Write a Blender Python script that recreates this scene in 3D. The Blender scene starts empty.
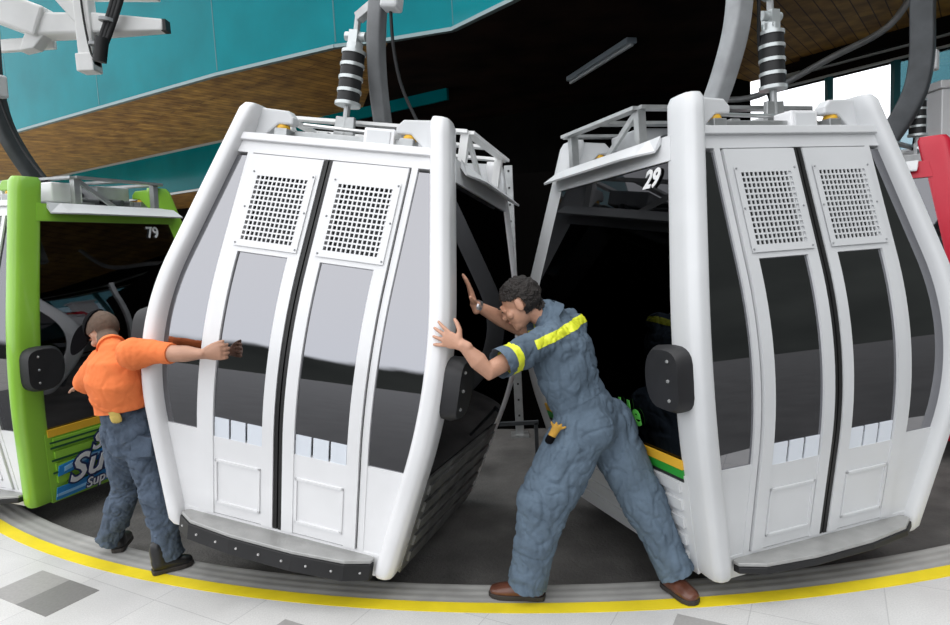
import bpy, bmesh, math, random
from mathutils import Vector, Matrix, noise
random.seed(7)
V = Vector
PI = math.pi
C = bpy.context.scene.collection
scene = bpy.context.scene

# ------------------------------------------------------------------ materials
def mat(name, col, rough=.5, metal=0., var=.0, vscale=6., bump=0., bscale=30., spec=.5, coat=0., stretch=None):
    m = bpy.data.materials.new(name); m.use_nodes = True
    nt = m.node_tree; b = nt.nodes['Principled BSDF']
    b.inputs['Base Color'].default_value = (*col, 1)
    b.inputs['Roughness'].default_value = rough
    b.inputs['Metallic'].default_value = metal
    b.inputs['Specular IOR Level'].default_value = spec
    b.inputs['Coat Weight'].default_value = coat
    tc = nt.nodes.new('ShaderNodeTexCoord'); src = tc.outputs['Object']
    if stretch:
        mp = nt.nodes.new('ShaderNodeMapping'); mp.inputs['Scale'].default_value = stretch
        nt.links.new(src, mp.inputs['Vector']); src = mp.outputs['Vector']
    if var:
        n = nt.nodes.new('ShaderNodeTexNoise'); n.inputs['Scale'].default_value = vscale
        n.inputs['Detail'].default_value = 6; nt.links.new(src, n.inputs['Vector'])
        r = nt.nodes.new('ShaderNodeMapRange'); r.inputs['From Min'].default_value = .3; r.inputs['From Max'].default_value = .7
        r.inputs['To Min'].default_value = 1 - var; r.inputs['To Max'].default_value = 1 + var * .6
        nt.links.new(n.outputs['Fac'], r.inputs['Value'])
        mx = nt.nodes.new('ShaderNodeVectorMath'); mx.operation = 'SCALE'
        mx.inputs[0].default_value = col; nt.links.new(r.outputs['Result'], mx.inputs['Scale'])
        nt.links.new(mx.outputs['Vector'], b.inputs['Base Color'])
    if bump:
        n2 = nt.nodes.new('ShaderNodeTexNoise'); n2.inputs['Scale'].default_value = bscale
        n2.inputs['Detail'].default_value = 4; nt.links.new(src, n2.inputs['Vector'])
        bp = nt.nodes.new('ShaderNodeBump'); bp.inputs['Strength'].default_value = bump; bp.inputs['Distance'].default_value = .02
        nt.links.new(n2.outputs['Fac'], bp.inputs['Height']); nt.links.new(bp.outputs['Normal'], b.inputs['Normal'])
    return m

def glass(name, tint, refl=.25, rough=.02, top=1.):
    m = bpy.data.materials.new(name); m.use_nodes = True; nt = m.node_tree
    nt.nodes.remove(nt.nodes['Principled BSDF']); out = nt.nodes['Material Output']
    t = nt.nodes.new('ShaderNodeBsdfTransparent'); t.inputs['Color'].default_value = (*tint, 1)
    g = nt.nodes.new('ShaderNodeBsdfGlossy'); g.inputs['Roughness'].default_value = rough
    g.inputs['Color'].default_value = (.95, .95, 1, 1)
    lw = nt.nodes.new('ShaderNodeLayerWeight'); lw.inputs['Blend'].default_value = .35
    mr = nt.nodes.new('ShaderNodeMapRange'); mr.inputs['To Min'].default_value = refl; mr.inputs['To Max'].default_value = top
    nt.links.new(lw.outputs['Fresnel'], mr.inputs['Value'])
    mx = nt.nodes.new('ShaderNodeMixShader')
    nt.links.new(mr.outputs['Result'], mx.inputs['Fac']); nt.links.new(t.outputs[0], mx.inputs[1]); nt.links.new(g.outputs[0], mx.inputs[2])
    nt.links.new(mx.outputs[0], out.inputs['Surface'])
    return m

M = {}
M['white'] = mat('white_enamel', (.80, .80, .81), .28, var=.05, vscale=3, coat=.3)
M['offwhite'] = mat('pale_grey_enamel', (.64, .65, .66), .42, var=.05, vscale=3)
M['green'] = mat('lime_green_enamel', (.27, .55, .05), .3, var=.06, vscale=3, coat=.3)
M['red'] = mat('red_enamel', (.50, .008, .03), .35, var=.08, vscale=3)
M['glass'] = glass('tinted_glass', (.03, .033, .036), .24)
M['darkglass'] = glass('black_film_glass', (.008, .009, .010), .012, top=.4)
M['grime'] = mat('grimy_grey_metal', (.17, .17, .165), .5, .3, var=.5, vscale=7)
M['glassclear'] = glass('smoky_glass', (.10, .11, .11), .10)
M['rubber'] = mat('black_rubber', (.009, .009, .010), .55, var=.3, vscale=10)
M['seal'] = mat('black_seal', (.012, .012, .012), .5)
M['pad'] = mat('dark_grey_bumper_rubber', (.016, .016, .018), .55, var=.2, vscale=12)
M['steel'] = mat('galvanised_steel', (.42, .43, .43), .42, .7, var=.2, vscale=12)
M['bolt'] = mat('bright_steel', (.7, .7, .7), .3, .9)
M['arm'] = mat('grey_painted_steel', (.36, .37, .38), .45, .2, var=.18, vscale=8)
M['midarm'] = mat('mid_grey_painted_steel', (.17, .175, .18), .45, .2, var=.2, vscale=8)
M['darkarm'] = mat('dark_grey_painted_steel', (.06, .065, .07), .5, .2, var=.25, vscale=8)
M['inner'] = mat('dark_cabin_lining', (.05, .052, .056), .7)
M['seat'] = mat('grey_bench_plastic', (.16, .17, .19), .5)
M['yellow'] = mat('yellow_plastic', (.75, .42, .02), .4)
M['yline'] = mat('yellow_floor_paint', (.86, .68, .02), .5, var=.12, vscale=5)
M['alu'] = mat('brushed_footboard_metal', (.42, .42, .41), .45, .35, var=.12, vscale=14, bump=.1, bscale=80)
M['teal'] = mat('teal_cladding', (.0, .20, .235), .13, var=.15, vscale=1.2, spec=.08, bump=.10, bscale=.9)
M['tealframe'] = mat('teal_window_frame', (.02, .16, .18), .4)
M['silver'] = mat('pale_metal_edge', (.55, .58, .58), .35, .5)
M['dimsilver'] = mat('dull_metal_edge', (.22, .30, .31), .4, .3)
M['black'] = mat('black_depth_shade', (.0025, .0022, .002), .95, spec=.02)  # near black, the unlit depth inside the loop put into the colour
M['dark'] = mat('dark_interior_shade', (.006, .0055, .005), .9, var=.4, vscale=2, spec=.08)  # darkness of the station interior put into the colour
M['darkceil'] = mat('shaded_ceiling_boards', (.014, .007, .005), .9, var=.8, vscale=1.5, spec=.08)  # ceiling shade painted in as a dark brown tone
M['skin'] = mat('skin', (.56, .30, .20), .5, var=.10, vscale=14, bump=.08, bscale=90)
M['skin2'] = mat('skin_tan', (.50, .27, .18), .5, var=.10, vscale=14, bump=.08, bscale=90)
M['hair'] = mat('dark_hair', (.022, .017, .015), .6, var=.4, vscale=60, bump=.9, bscale=110)
M['stubble'] = mat('cropped_hair', (.13, .085, .06), .8, var=.2, vscale=60, bump=.3, bscale=160)
M['cover'] = mat('blue_grey_coverall_cloth', (.11, .152, .20), .85, var=.22, vscale=9, bump=.6, bscale=17, spec=.2)
M['jeans'] = mat('dark_denim', (.085, .112, .155), .85, var=.35, vscale=9, bump=.6, bscale=18, spec=.2)
M['orange'] = mat('orange_sweatshirt_cloth', (.86, .22, .07), .85, var=.08, vscale=6, bump=.5, bscale=12, spec=.2)
M['hivis'] = mat('yellow_reflective_tape', (.78, .83, .04), .45)
M['blackcloth'] = mat('black_cap_cloth', (.005, .005, .006), .9, spec=.05)
M['brownleather'] = mat('brown_leather', (.12, .045, .028), .28, var=.3, vscale=14)
M['blackleather'] = mat('black_leather', (.012, .012, .013), .35)
M['sole'] = mat('shoe_sole', (.03, .025, .022), .7)
M['gold'] = mat('yellow_work_glove_cloth', (.55, .40, .10), .8, var=.2, vscale=20)
M['glove2'] = mat('yellow_glove_leather', (.55, .30, .04), .7, var=.3, vscale=25)
M['papr'] = mat('frosted_white_film', (.72, .76, .82), .5)
M['blue'] = mat('bright_blue_print', (.02, .22, .55), .4)
M['lblue'] = mat('light_blue_print', (.25, .5, .75), .4)
M['navy'] = mat('navy_outline_print', (.01, .02, .09), .4)
M['silverprint'] = mat('silver_print', (.62, .63, .66), .4)
M['whiteprint'] = mat('white_print', (.8, .8, .8), .5)
M['greenprint'] = mat('green_print', (.12, .55, .08), .5)
M['dgreen'] = mat('dark_green_print', (.02, .30, .03), .5)
M['oprint'] = mat('orange_yellow_print', (.80, .45, .03), .5)
M['dgline'] = mat('dark_green_line_print', (.01, .08, .03), .5)
M['tube'] = mat('lamp_tube_casing', (.35, .42, .5), .4)
M['whitesteel'] = mat('white_painted_steel', (.86, .86, .85), .4, var=.04)
M['watch'] = mat('steel_bracelet', (.5, .5, .52), .3, .9)
M['eye'] = mat('eye_dark', (.02, .015, .012), .2)
M['lips'] = mat('lips', (.42, .16, .12), .5)

def wood_mat():
    m = mat('brown_ceiling_boards', (.22, .115, .035), .6)
    nt = m.node_tree; b = nt.nodes['Principled BSDF']
    tc = nt.nodes.new('ShaderNodeTexCoord'); mp = nt.nodes.new('ShaderNodeMapping')
    mp.inputs['Rotation'].default_value = (0, 0, math.radians(-52)); mp.inputs['Scale'].default_value = (1, 1, 1)
    nt.links.new(tc.outputs['Object'], mp.inputs['Vector'])
    br = nt.nodes.new('ShaderNodeTexBrick'); br.inputs['Scale'].default_value = 1.0
    br.inputs['Brick Width'].default_value = 2.6; br.inputs['Row Height'].default_value = .17
    br.inputs['Mortar Size'].default_value = .008; br.inputs['Color1'].default_value = (.56, .34, .085, 1)
    br.inputs['Color2'].default_value = (.42, .24, .06, 1); br.inputs['Mortar'].default_value = (.10, .05, .02, 1)
    nt.links.new(mp.outputs['Vector'], br.inputs['Vector'])
    n = nt.nodes.new('ShaderNodeTexNoise'); n.inputs['Scale'].default_value = 3.5; n.inputs['Detail'].default_value = 10
    nt.links.new(tc.outputs['Object'], n.inputs['Vector'])
    mx = nt.nodes.new('ShaderNodeMix'); mx.data_type = 'RGBA'; mx.blend_type = 'MULTIPLY'; mx.inputs['Factor'].default_value = .8
    cr = nt.nodes.new('ShaderNodeValToRGB'); cr.color_ramp.elements[0].position = .35; cr.color_ramp.elements[0].color = (.38, .28, .25, 1)
    cr.color_ramp.elements[1].position = .65; cr.color_ramp.elements[1].color = (1.1, 1.0, .85, 1)
    nt.links.new(n.outputs['Fac'], cr.inputs['Fac'])
    nt.links.new(br.outputs['Color'], mx.inputs['A']); nt.links.new(cr.outputs['Color'], mx.inputs['B'])
    nt.links.new(mx.outputs['Result'], b.inputs['Base Color'])
    return m
M['wood'] = wood_mat()

CX, CY = .769, 9.597      # centre of the turning circle of the track

def floor_mat():
    m = mat('white_terrazzo_tiles', (.74, .735, .72), .35)
    nt = m.node_tree; b = nt.nodes['Principled BSDF']
    tc = nt.nodes.new('ShaderNodeTexCoord'); mp = nt.nodes.new('ShaderNodeMapping')
    mp.inputs['Location'].default_value = (.33, .21, 0)
    mp.inputs['Rotation'].default_value = (0, 0, math.radians(29))
    nt.links.new(tc.outputs['Object'], mp.inputs['Vector'])
    br = nt.nodes.new('ShaderNodeTexBrick'); br.offset = 0; br.inputs['Scale'].default_value = 1
    br.inputs['Brick Width'].default_value = .54; br.inputs['Row Height'].default_value = .54
    br.inputs['Mortar Size'].default_value = .0025; br.inputs['Color1'].default_value = (.67, .665, .65, 1)
    br.inputs['Color2'].default_value = (.635, .63, .62, 1); br.inputs['Mortar'].default_value = (.5, .495, .49, 1)
    nt.links.new(mp.outputs['Vector'], br.inputs['Vector'])
    n = nt.nodes.new('ShaderNodeTexNoise'); n.inputs['Scale'].default_value = 140; n.inputs['Detail'].default_value = 3
    nt.links.new(tc.outputs['Object'], n.inputs['Vector'])
    n3 = nt.nodes.new('ShaderNodeTexNoise'); n3.inputs['Scale'].default_value = 2.2; n3.inputs['Detail'].default_value = 5
    nt.links.new(tc.outputs['Object'], n3.inputs['Vector'])
    ad = nt.nodes.new('ShaderNodeMath'); ad.operation = 'MULTIPLY'
    nt.links.new(n.outputs['Fac'], ad.inputs[0]); nt.links.new(n3.outputs['Fac'], ad.inputs[1])
    r = nt.nodes.new('ShaderNodeMapRange'); r.inputs['From Min'].default_value = .12; r.inputs['From Max'].default_value = .36
    r.inputs['To Min'].default_value = .84; r.inputs['To Max'].default_value = 1.06
    nt.links.new(ad.outputs[0], r.inputs['Value'])
    mx = nt.nodes.new('ShaderNodeVectorMath'); mx.operation = 'SCALE'
    nt.links.new(br.outputs['Color'], mx.inputs[0]); nt.links.new(r.outputs['Result'], mx.inputs['Scale'])
    nt.links.new(mx.outputs['Vector'], b.inputs['Base Color'])
    return m
M['floor'] = floor_mat()
M['tile1'] = mat('grey_terrazzo_tile', (.36, .35, .34), .4, var=.1, vscale=60)
M['tile2'] = mat('dark_grey_terrazzo_tile', (.22, .215, .21), .4, var=.1, vscale=60)
M['track'] = mat('worn_dark_concrete', (.11, .105, .10), .8, var=.45, vscale=3.2, bump=.4, bscale=60)

def band_mat():
    m = mat('ribbed_grey_concrete_edge', (.33, .325, .31), .65)
    nt = m.node_tree; b = nt.nodes['Principled BSDF']
    tc = nt.nodes.new('ShaderNodeTexCoord')
    sb = nt.nodes.new('ShaderNodeVectorMath'); sb.operation = 'SUBTRACT'; sb.inputs[1].default_value = (CX, CY, 0)
    nt.links.new(tc.outputs['Object'], sb.inputs[0])
    ln = nt.nodes.new('ShaderNodeVectorMath'); ln.operation = 'LENGTH'; nt.links.new(sb.outputs[0], ln.inputs[0])
    mu = nt.nodes.new('ShaderNodeMath'); mu.operation = 'MULTIPLY'; mu.inputs[1].default_value = 2 * PI / .055
    nt.links.new(ln.outputs['Value'], mu.inputs[0])
    sn = nt.nodes.new('ShaderNodeMath'); sn.operation = 'SINE'; nt.links.new(mu.outputs[0], sn.inputs[0])
    n = nt.nodes.new('ShaderNodeTexNoise'); n.inputs['Scale'].default_value = 5; n.inputs['Detail'].default_value = 8
    nt.links.new(tc.outputs['Object'], n.inputs['Vector'])
    r = nt.nodes.new('ShaderNodeMapRange'); r.inputs['From Min'].default_value = -1; r.inputs['To Min'].default_value = .90; r.inputs['To Max'].default_value = 1.0
    nt.links.new(sn.outputs[0], r.inputs['Value'])
    r2 = nt.nodes.new('ShaderNodeMapRange'); r2.inputs['From Min'].default_value = .3; r2.inputs['From Max'].default_value = .7
    r2.inputs['To Min'].default_value = .8; r2.inputs['To Max'].default_value = 1.12
    nt.links.new(n.outputs['Fac'], r2.inputs['Value'])
    mm = nt.nodes.new('ShaderNodeMath'); mm.operation = 'MULTIPLY'
    nt.links.new(r.outputs['Result'], mm.inputs[0]); nt.links.new(r2.outputs['Result'], mm.inputs[1])
    mx = nt.nodes.new('ShaderNodeVectorMath'); mx.operation = 'SCALE'; mx.inputs[0].default_value = (.38, .375, .36)
    nt.links.new(mm.outputs[0], mx.inputs['Scale']); nt.links.new(mx.outputs['Vector'], b.inputs['Base Color'])
    bp = nt.nodes.new('ShaderNodeBump'); bp.inputs['Strength'].default_value = .35; bp.inputs['Distance'].default_value = .003
    nt.links.new(sn.outputs[0], bp.inputs['Height']); nt.links.new(bp.outputs['Normal'], b.inputs['Normal'])
    return m
M['band'] = band_mat()
M['bounce'] = mat('pale_bounce_floor', (.62, .60, .56), .7, var=.1, vscale=2)  # pale tone for the added ground that bounces light
M['dim_floor'] = mat('darkened_unseen_floor', (.085, .085, .085), .6, var=.2, vscale=3)  # shade put into the colour of the unseen floor

# ------------------------------------------------------------------ mesh helpers
def link(name, me, m, parent=None, smooth=False, bevel=0, auto=True):
    o = bpy.data.objects.new(name, me); C.objects.link(o)
    if m is not None:
        for x in (m if isinstance(m, (list, tuple)) else [m]): me.materials.append(x)
    if parent is not None: o.parent = parent
    if smooth:
        for p in me.polygons: p.use_smooth = True
        if auto:
            try: me.set_sharp_from_angle(angle=math.radians(40))
            except Exception: pass
    if bevel:
        b = o.modifiers.new('bevel', 'BEVEL'); b.width = bevel; b.segments = 2; b.limit_method = 'ANGLE'; b.angle_limit = math.radians(50)
    return o

def obj(name, bm, m, parent=None, smooth=False, bevel=0, recalc=True):
    if recalc: bmesh.ops.recalc_face_normals(bm, faces=bm.faces[:])
    me = bpy.data.meshes.new(name); bm.to_mesh(me); bm.free()
    return link(name, me, m, parent, smooth, bevel)

def split(name, bm, m, parent=None, smooth=False, bevel=0):
    """every loose piece becomes a part of its own"""
    bm.faces.ensure_lookup_table(); left = set(bm.faces); out = []
    while left:
        f0 = left.pop(); comp = {f0}; st = [f0]
        while st:
            f = st.pop()
            for e in f.edges:
                for g in e.link_faces:
                    if g in left: left.remove(g); comp.add(g); st.append(g)
        nb = bmesh.new(); mp = {}
        for f in comp:
            for v in f.verts:
                if v not in mp: mp[v] = nb.verts.new(v.co)
            nb.faces.new([mp[v] for v in f.verts])
        out.append(obj(name, nb, m, parent, smooth, bevel))
    bm.free(); return out

def B(): return bmesh.new()

def box(bm, c, s, rot=None):
    c = V(c); vs = []
    R = rot if rot is not None else Matrix.Identity(3)
    for i in (-1, 1):
        for j in (-1, 1):
            for k in (-1, 1):
                vs.append(bm.verts.new(c + R @ V((i * s[0] / 2, j * s[1] / 2, k * s[2] / 2))))
    for f in ((0, 1, 3, 2), (4, 6, 7, 5), (0, 4, 5, 1), (2, 3, 7, 6), (0, 2, 6, 4), (1, 5, 7, 3)):
        bm.faces.new([vs[i] for i in f])

def bar(bm, a, b, w, h, up=(0, 0, 1)):
    a, b = V(a), V(b); d = (b - a); L = d.length; d.normalize()
    s = d.cross(V(up)); s.normalize(); u = s.cross(d)
    R = Matrix((s, d, u)).transposed()
    box(bm, (a + b) / 2, (w, L, h), R)

def frames(pts):
    ts = []
    for i in range(len(pts)):
        a = pts[max(0, i - 1)]; b = pts[min(len(pts) - 1, i + 1)]
        ts.append((b - a).normalized())
    return ts

def loft(bm, pts, ab, side=None, n=16, cap=True, power=2.0):
    """pts centres, ab list of (a, b) half sizes; side the direction of a"""
    pts = [V(p) for p in pts]; ts = frames(pts); rings = []
    s = V(side) if side is not None else (V((0, 0, 1)) if abs(ts[0].z) < .9 else V((1, 0, 0))).cross(ts[0])
    for p, t, (a, b) in zip(pts, ts, ab):
        s1 = (s - t * s.dot(t)); s1.normalize(); u = t.cross(s1)
        if side is None: s = s1
        ring = []
        for k in range(n):
            th = 2 * PI * k / n; cx, sy = math.cos(th), math.sin(th)
            if power != 2.0:
                cx = math.copysign(abs(cx) ** (2 / power), cx); sy = math.copysign(abs(sy) ** (2 / power), sy)
            ring.append(bm.verts.new(p + s1 * (a * cx) + u * (b * sy)))
        rings.append(ring)
    for r0, r1 in zip(rings, rings[1:]):
        for k in range(n):
            bm.faces.new((r0[k], r0[(k + 1) % n], r1[(k + 1) % n], r1[k]))
    if cap:
        bm.faces.new(rings[0][::-1]); bm.faces.new(rings[-1])

def tube(bm, pts, r, n=10):
    loft(bm, pts, [(r, r)] * len(pts), n=n)

def prism(bm, pts, vec):
    """polygon extruded by vec"""
    a = [bm.verts.new(V(p)) for p in pts]; b = [bm.verts.new(V(p) + V(vec)) for p in pts]
    n = len(pts)
    bm.faces.new(a); bm.faces.new(b[::-1])
    for i in range(n): bm.faces.new((a[i], b[i], b[(i + 1) % n], a[(i + 1) % n]))

def ball(bm, c, r, n=12):
    rx, ry, rz = (r, r, r) if not isinstance(r, (tuple, list)) else r
    geo = bmesh.ops.create_uvsphere(bm, u_segments=n * 2, v_segments=n, radius=1)
    for v in geo['verts']: v.co = V(c) + V((v.co.x * rx, v.co.y * ry, v.co.z * rz))

def smooth_path(pts, k=6):
    pts = [V(p) for p in pts]; out = []
    P = [pts[0]] + pts + [pts[-1]]
    for i in range(1, len(P) - 2):
        for j in range(k):
            t = j / k; p0, p1, p2, p3 = P[i - 1:i + 3]
            out.append(.5 * ((2 * p1) + (p2 - p0) * t + (2 * p0 - 5 * p1 + 4 * p2 - p3) * t * t + (3 * p1 - p0 - 3 * p2 + p3) * t ** 3))
    out.append(pts[-1]); return out

def empty(name, label, cat, loc, rot=None, group=None):
    o = bpy.data.objects.new(name, None); C.objects.link(o); o.location = loc; o.empty_display_size = .1
    if rot is not None: o.rotation_euler = rot
    o['label'] = label; o['category'] = cat
    if group: o['group'] = group
    return o

def tag(o, label, cat, group=None):
    o['label'] = label; o['category'] = cat
    if group: o['group'] = group
    return o

def struct(name, bm, m, **k):
    o = obj(name, bm, m, **k); o['kind'] = 'structure'; return o

# ------------------------------------------------------------------ camera
cam = bpy.data.cameras.new('camera'); co = bpy.data.objects.new('camera', cam); C.objects.link(co)
cam.sensor_width = 36; cam.lens = 652.78 / 950 * 36
co.matrix_world = Matrix.Translation((0, 0, 1.7)) @ Matrix.Rotation(PI / 2 - .0982, 4, 'X') @ Matrix.Rotation(-.0506, 4, 'Z')
scene.camera = co

# ------------------------------------------------------------------ setting
def polar(r, th, z=0): return V((CX + r * math.sin(th), CY - r * math.cos(th), z))

def annulus(r0, r1, z, t0=-PI * .75, t1=PI * .75, n=140, thick=0):
    bm = B(); a = []; b = []
    for i in range(n + 1):
        th = t0 + (t1 - t0) * i / n
        a.append(bm.verts.new(polar(r0, th, z))); b.append(bm.verts.new(polar(r1, th, z)))
    for i in range(n): bm.faces.new((a[i], b[i], b[i + 1], a[i + 1]))
    if thick:
        g = bmesh.ops.extrude_face_region(bm, geom=bm.faces[:])
        for v in [e for e in g['geom'] if isinstance(e, bmesh.types.BMVert)]: v.co.z -= thick
    return bm
R_GAP = 6.487; R_Y0 = 6.655; R_Y1 = 6.742
# station floor outside the track circle
struct('floor', annulus(R_Y1, 7.55, 0, n=160, thick=.2), M['floor'])
struct('floor_outer', annulus(7.55, 26, 0, t0=-PI * .30, n=160, thick=.2), M['dim_floor'])  # unseen floor, darkened so the cabin glass mirrors it dim
struct('floor_bounce', annulus(7.55, 34, 0, t0=-PI * .85, t1=-PI * .30, n=60, thick=.2), M['bounce'])  # unseen pale ground added to bounce light up onto the boards
struct('trim_1', annulus(R_Y0, R_Y1, .001, thick=.2), M['yline'])        # yellow safety line
struct('trim_2', annulus(R_GAP, R_Y0, 0, thick=.2), M['band'])             # ribbed grey platform edge
bm = annulus(0.05, R_GAP + .01, -.075, t0=-PI, t1=PI, thick=.12)
struct('ground_track', bm, M['track'])
# dark inlaid tiles
e1 = V((.874, -.485, 0)); e2 = V((.485, .874, 0)); s_ = .272
def tile(name, corner, m):
    bm = B(); c = V(corner)
    prism(bm, [c, c + e1 * s_, c + e1 * s_ + e2 * s_, c + e2 * s_], (0, 0, .0016)); return struct(name, bm, m)
tile('trim_3', V((-2.19, 3.065, 0)) - e1 * s_, M['tile2'])
tile('trim_4', V((-2.19, 3.065, 0)) - e1 * s_ * 2, M['tile1'])
tile('trim_5', V((.85, 2.815, 0)) - e2 * s_, M['tile1'])
tile('trim_6', V((.85, 2.815, 0)) - e2 * s_ + e1 * s_, M['tile2'])
tile('trim_7', V((-.97, 2.935, 0)) - e2 * s_, M['tile1'])
tile('trim_8', V((-.97, 2.935, 0)) - e2 * s_ + e1 * s_, M['tile2'])

# building shell
F1 = [(-12.5, 15.7), (-9.17, 13.63), (-3.67, 10.21), (-1.67, 9.16), (-.97, 9.01), (-.07, 8.71), (.66, 7.79), (1.7, 6.2), (3.4, 4.6), (5.2, 3.4)]
def wall_strip(bm, pts, z0, z1, th=.06):
    for (x0, y0), (x1, y1) in zip(pts, pts[1:]):
        d = V((x1 - x0, y1 - y0, 0)).normalized(); n = V((-d.y, d.x, 0)) * th
        prism(bm, [V((x0, y0, z0)), V((x1, y1, z0)), V((x1, y1, z1)), V((x0, y0, z1))], n)
F1o = [(x - .03, y - .05) for x, y in F1]
bm = B(); wall_strip(bm, F1o, 4.49, 6.9); struct('wall_fascia', bm, M['teal'])
bm = B()
for i, (a, b) in enumerate(zip(F1o, F1o[1:])):
    a, b = V((*a, 0)), V((*b, 0)); d = (b - a).normalized(); n = V((d.y, -d.x, 0)) * .035
    prism(bm, [a + n + V((0, 0, 4.47)), b + n + V((0, 0, 4.47)), b + n + V((0, 0, 4.515)), a + n + V((0, 0, 4.515))], -n * 2.2)
struct('trim_9', bm, M['dimsilver'])
bm = B()     # panel joints on the cladding
for (a, b) in zip(F1o, F1o[1:]):
    a, b = V((*a, 0)), V((*b, 0)); L = (b - a).length; k = max(1, round(L / 3.3)); d = (b - a).normalized(); n = V((d.y, -d.x, 0))
    for j in range(k):
        p = a + d * (L * j / k) + n * .003
        prism(bm, [p + V((0, 0, 4.55)), p + d * .02 + V((0, 0, 4.55)), p + d * .02 + V((0, 0, 6.9)), p + V((0, 0, 6.9))], -n * .02)
struct('trim_10', bm, M['tealframe'])
F2 = [(-19, 24.5), (-15.67, 22.23), (-5.72, 15.54), (-3.4, 13.9)]
bm = B(); wall_strip(bm, F2, 3.42, 4.5); struct('wall_inner_fascia', bm, M['teal'])
bm = B(); wall_strip(bm, [(-3.4, 13.9), (-1.0, 12.2), (-.3, 11.7)], 4.3, 4.5); struct('trim_14', bm, M['teal'])
bm = B()
for z in (3.42, 4.44):
    wall_strip(bm, [(x + .02, y - .05) for x, y in F2], z, z + .05, .04)
struct('trim_11', bm, M['silver'])
# upper soffit (boards) and machinery ceiling with its shade put into the colour
bm = B()
prism(bm, [(x, y, 4.5) for x, y in F1[:5]] + [(-1.95, 12.87, 4.5)] + [(x, y, 4.5) for x, y in F2[::-1][1:]], (0, 0, .12))
struct('ceiling', bm, M['wood'])
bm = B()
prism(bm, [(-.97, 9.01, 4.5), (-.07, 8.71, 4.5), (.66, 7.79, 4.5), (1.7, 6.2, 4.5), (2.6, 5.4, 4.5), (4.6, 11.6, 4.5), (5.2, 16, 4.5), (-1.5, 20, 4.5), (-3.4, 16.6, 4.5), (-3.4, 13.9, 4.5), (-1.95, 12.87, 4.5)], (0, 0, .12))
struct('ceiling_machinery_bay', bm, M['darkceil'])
bm = B()
prism(bm, [(2.6, 5.4, 4.5), (3.4, 4.6, 4.5), (5.2, 3.4, 4.5), (9.5, 5.5, 4.5), (7.6, 9.9, 4.5), (5.3, 12.4, 4.5), (4.7, 11.9, 4.5), (4.6, 11.6, 4.5)], (0, 0, .12))
struct('ceiling_right_bay', bm, M['wood'])
bm = B()
prism(bm, [(x, y + .06, 3.42) for x, y in F2] + [(-3.0, 16.5, 3.42), (-8, 26, 3.42), (-19, 34, 3.42)], (0, 0, .1))
struct('ceiling_lower', bm, M['wood'])
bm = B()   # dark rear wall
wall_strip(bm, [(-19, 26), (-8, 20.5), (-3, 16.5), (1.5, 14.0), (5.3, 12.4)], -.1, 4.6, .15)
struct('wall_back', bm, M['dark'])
bm = B(); prism(bm, [(-19, 24, 6.9), (-12.5, 15.7, 6.9), (-3.67, 10.21, 6.9), (.66, 7.79, 6.9), (5.2, 3.4, 6.9), (9.5, 5.5, 6.9), (9.5, 14, 6.9), (-8, 34, 6.9)], (0, 0, .1))
struct('ceiling_roof', bm, M['dark'])
# glazed right-hand wall
gw = [V((5.3, 11.53, 0)), V((6.35, 9.86, 0)), V((7.9, 7.4, 0)), V((9.3, 5.2, 0))]
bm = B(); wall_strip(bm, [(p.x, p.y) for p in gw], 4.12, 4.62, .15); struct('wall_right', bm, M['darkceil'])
bm = B(); wall_strip(bm, [(p.x - .06, p.y - .04) for p in gw], 4.27, 4.33, .05)
wall_strip(bm, [(p.x - .06, p.y - .04) for p in gw], 4.12, 4.15, .05); struct('trim_12', bm, M['silver'])
bm = B(); wall_strip(bm, [(p.x, p.y) for p in gw], -.1, .9, .15); struct('wall_right_sill', bm, M['dark'])
bm = B()
for a, b in zip(gw, gw[1:]):
    k = max(1, round((b - a).length / 1.0))
    for j in range(k + (1 if b is gw[-1] else 0)):
        p = a.lerp(b, j / k); box(bm, p + V((0, 0, 2.5)), (.09, .09, 3.3))
for z in (2.2,):
    for a, b in zip(gw[1:], gw[2:]): bar(bm, a + V((0, 0, z)), b + V((0, 0, z)), .07, .07)
struct('window_1', bm, M['tealframe'])
bm = B(); wall_strip(bm, [(p.x + .02, p.y + .02) for p in gw[1:]], .9, 4.12, .02)
struct('window_2', bm, glass('teal_window_glass', (.22, .36, .39), .10))
bm = B(); box(bm, (5.12, 7.1, 1.55), (.34, .34, 3.1)); box(bm, (5.12, 7.1, 3.14), (.42, .42, .08)); struct('wall_column', bm, M['white'], bevel=.01)
# beam above column (dark, white underside line)
bm = B(); bar(bm, (5.6, 11.0, 4.4), (9.2, 5.1, 4.4), .3, .2); struct('trim_13', bm, M['dark'])

# fluorescent fitting
bm = B(); d0, d1 = V((1.80, 11.3, 4.44)), V((2.35, 9.3, 4.44)); bar(bm, d0, d1, .16, .08)
t = obj('ceiling_lamp', bm, M['tube'], bevel=.015); tag(t, 'long unlit strip lamp on the dark ceiling', 'lamp')
bm = B(); bar(bm, d0 + V((0, 0, -.06)), d1 + V((0, 0, -.06)), .05, .04); obj('lamp_tube', bm, M['papr'], t, bevel=.01)

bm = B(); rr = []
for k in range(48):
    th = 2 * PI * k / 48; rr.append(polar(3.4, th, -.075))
prism(bm, rr, (0, 0, 2.45)); struct('wall_shade_drum', bm, M['black'])  # added black drum, stands in for the unlit space behind the gap

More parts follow.
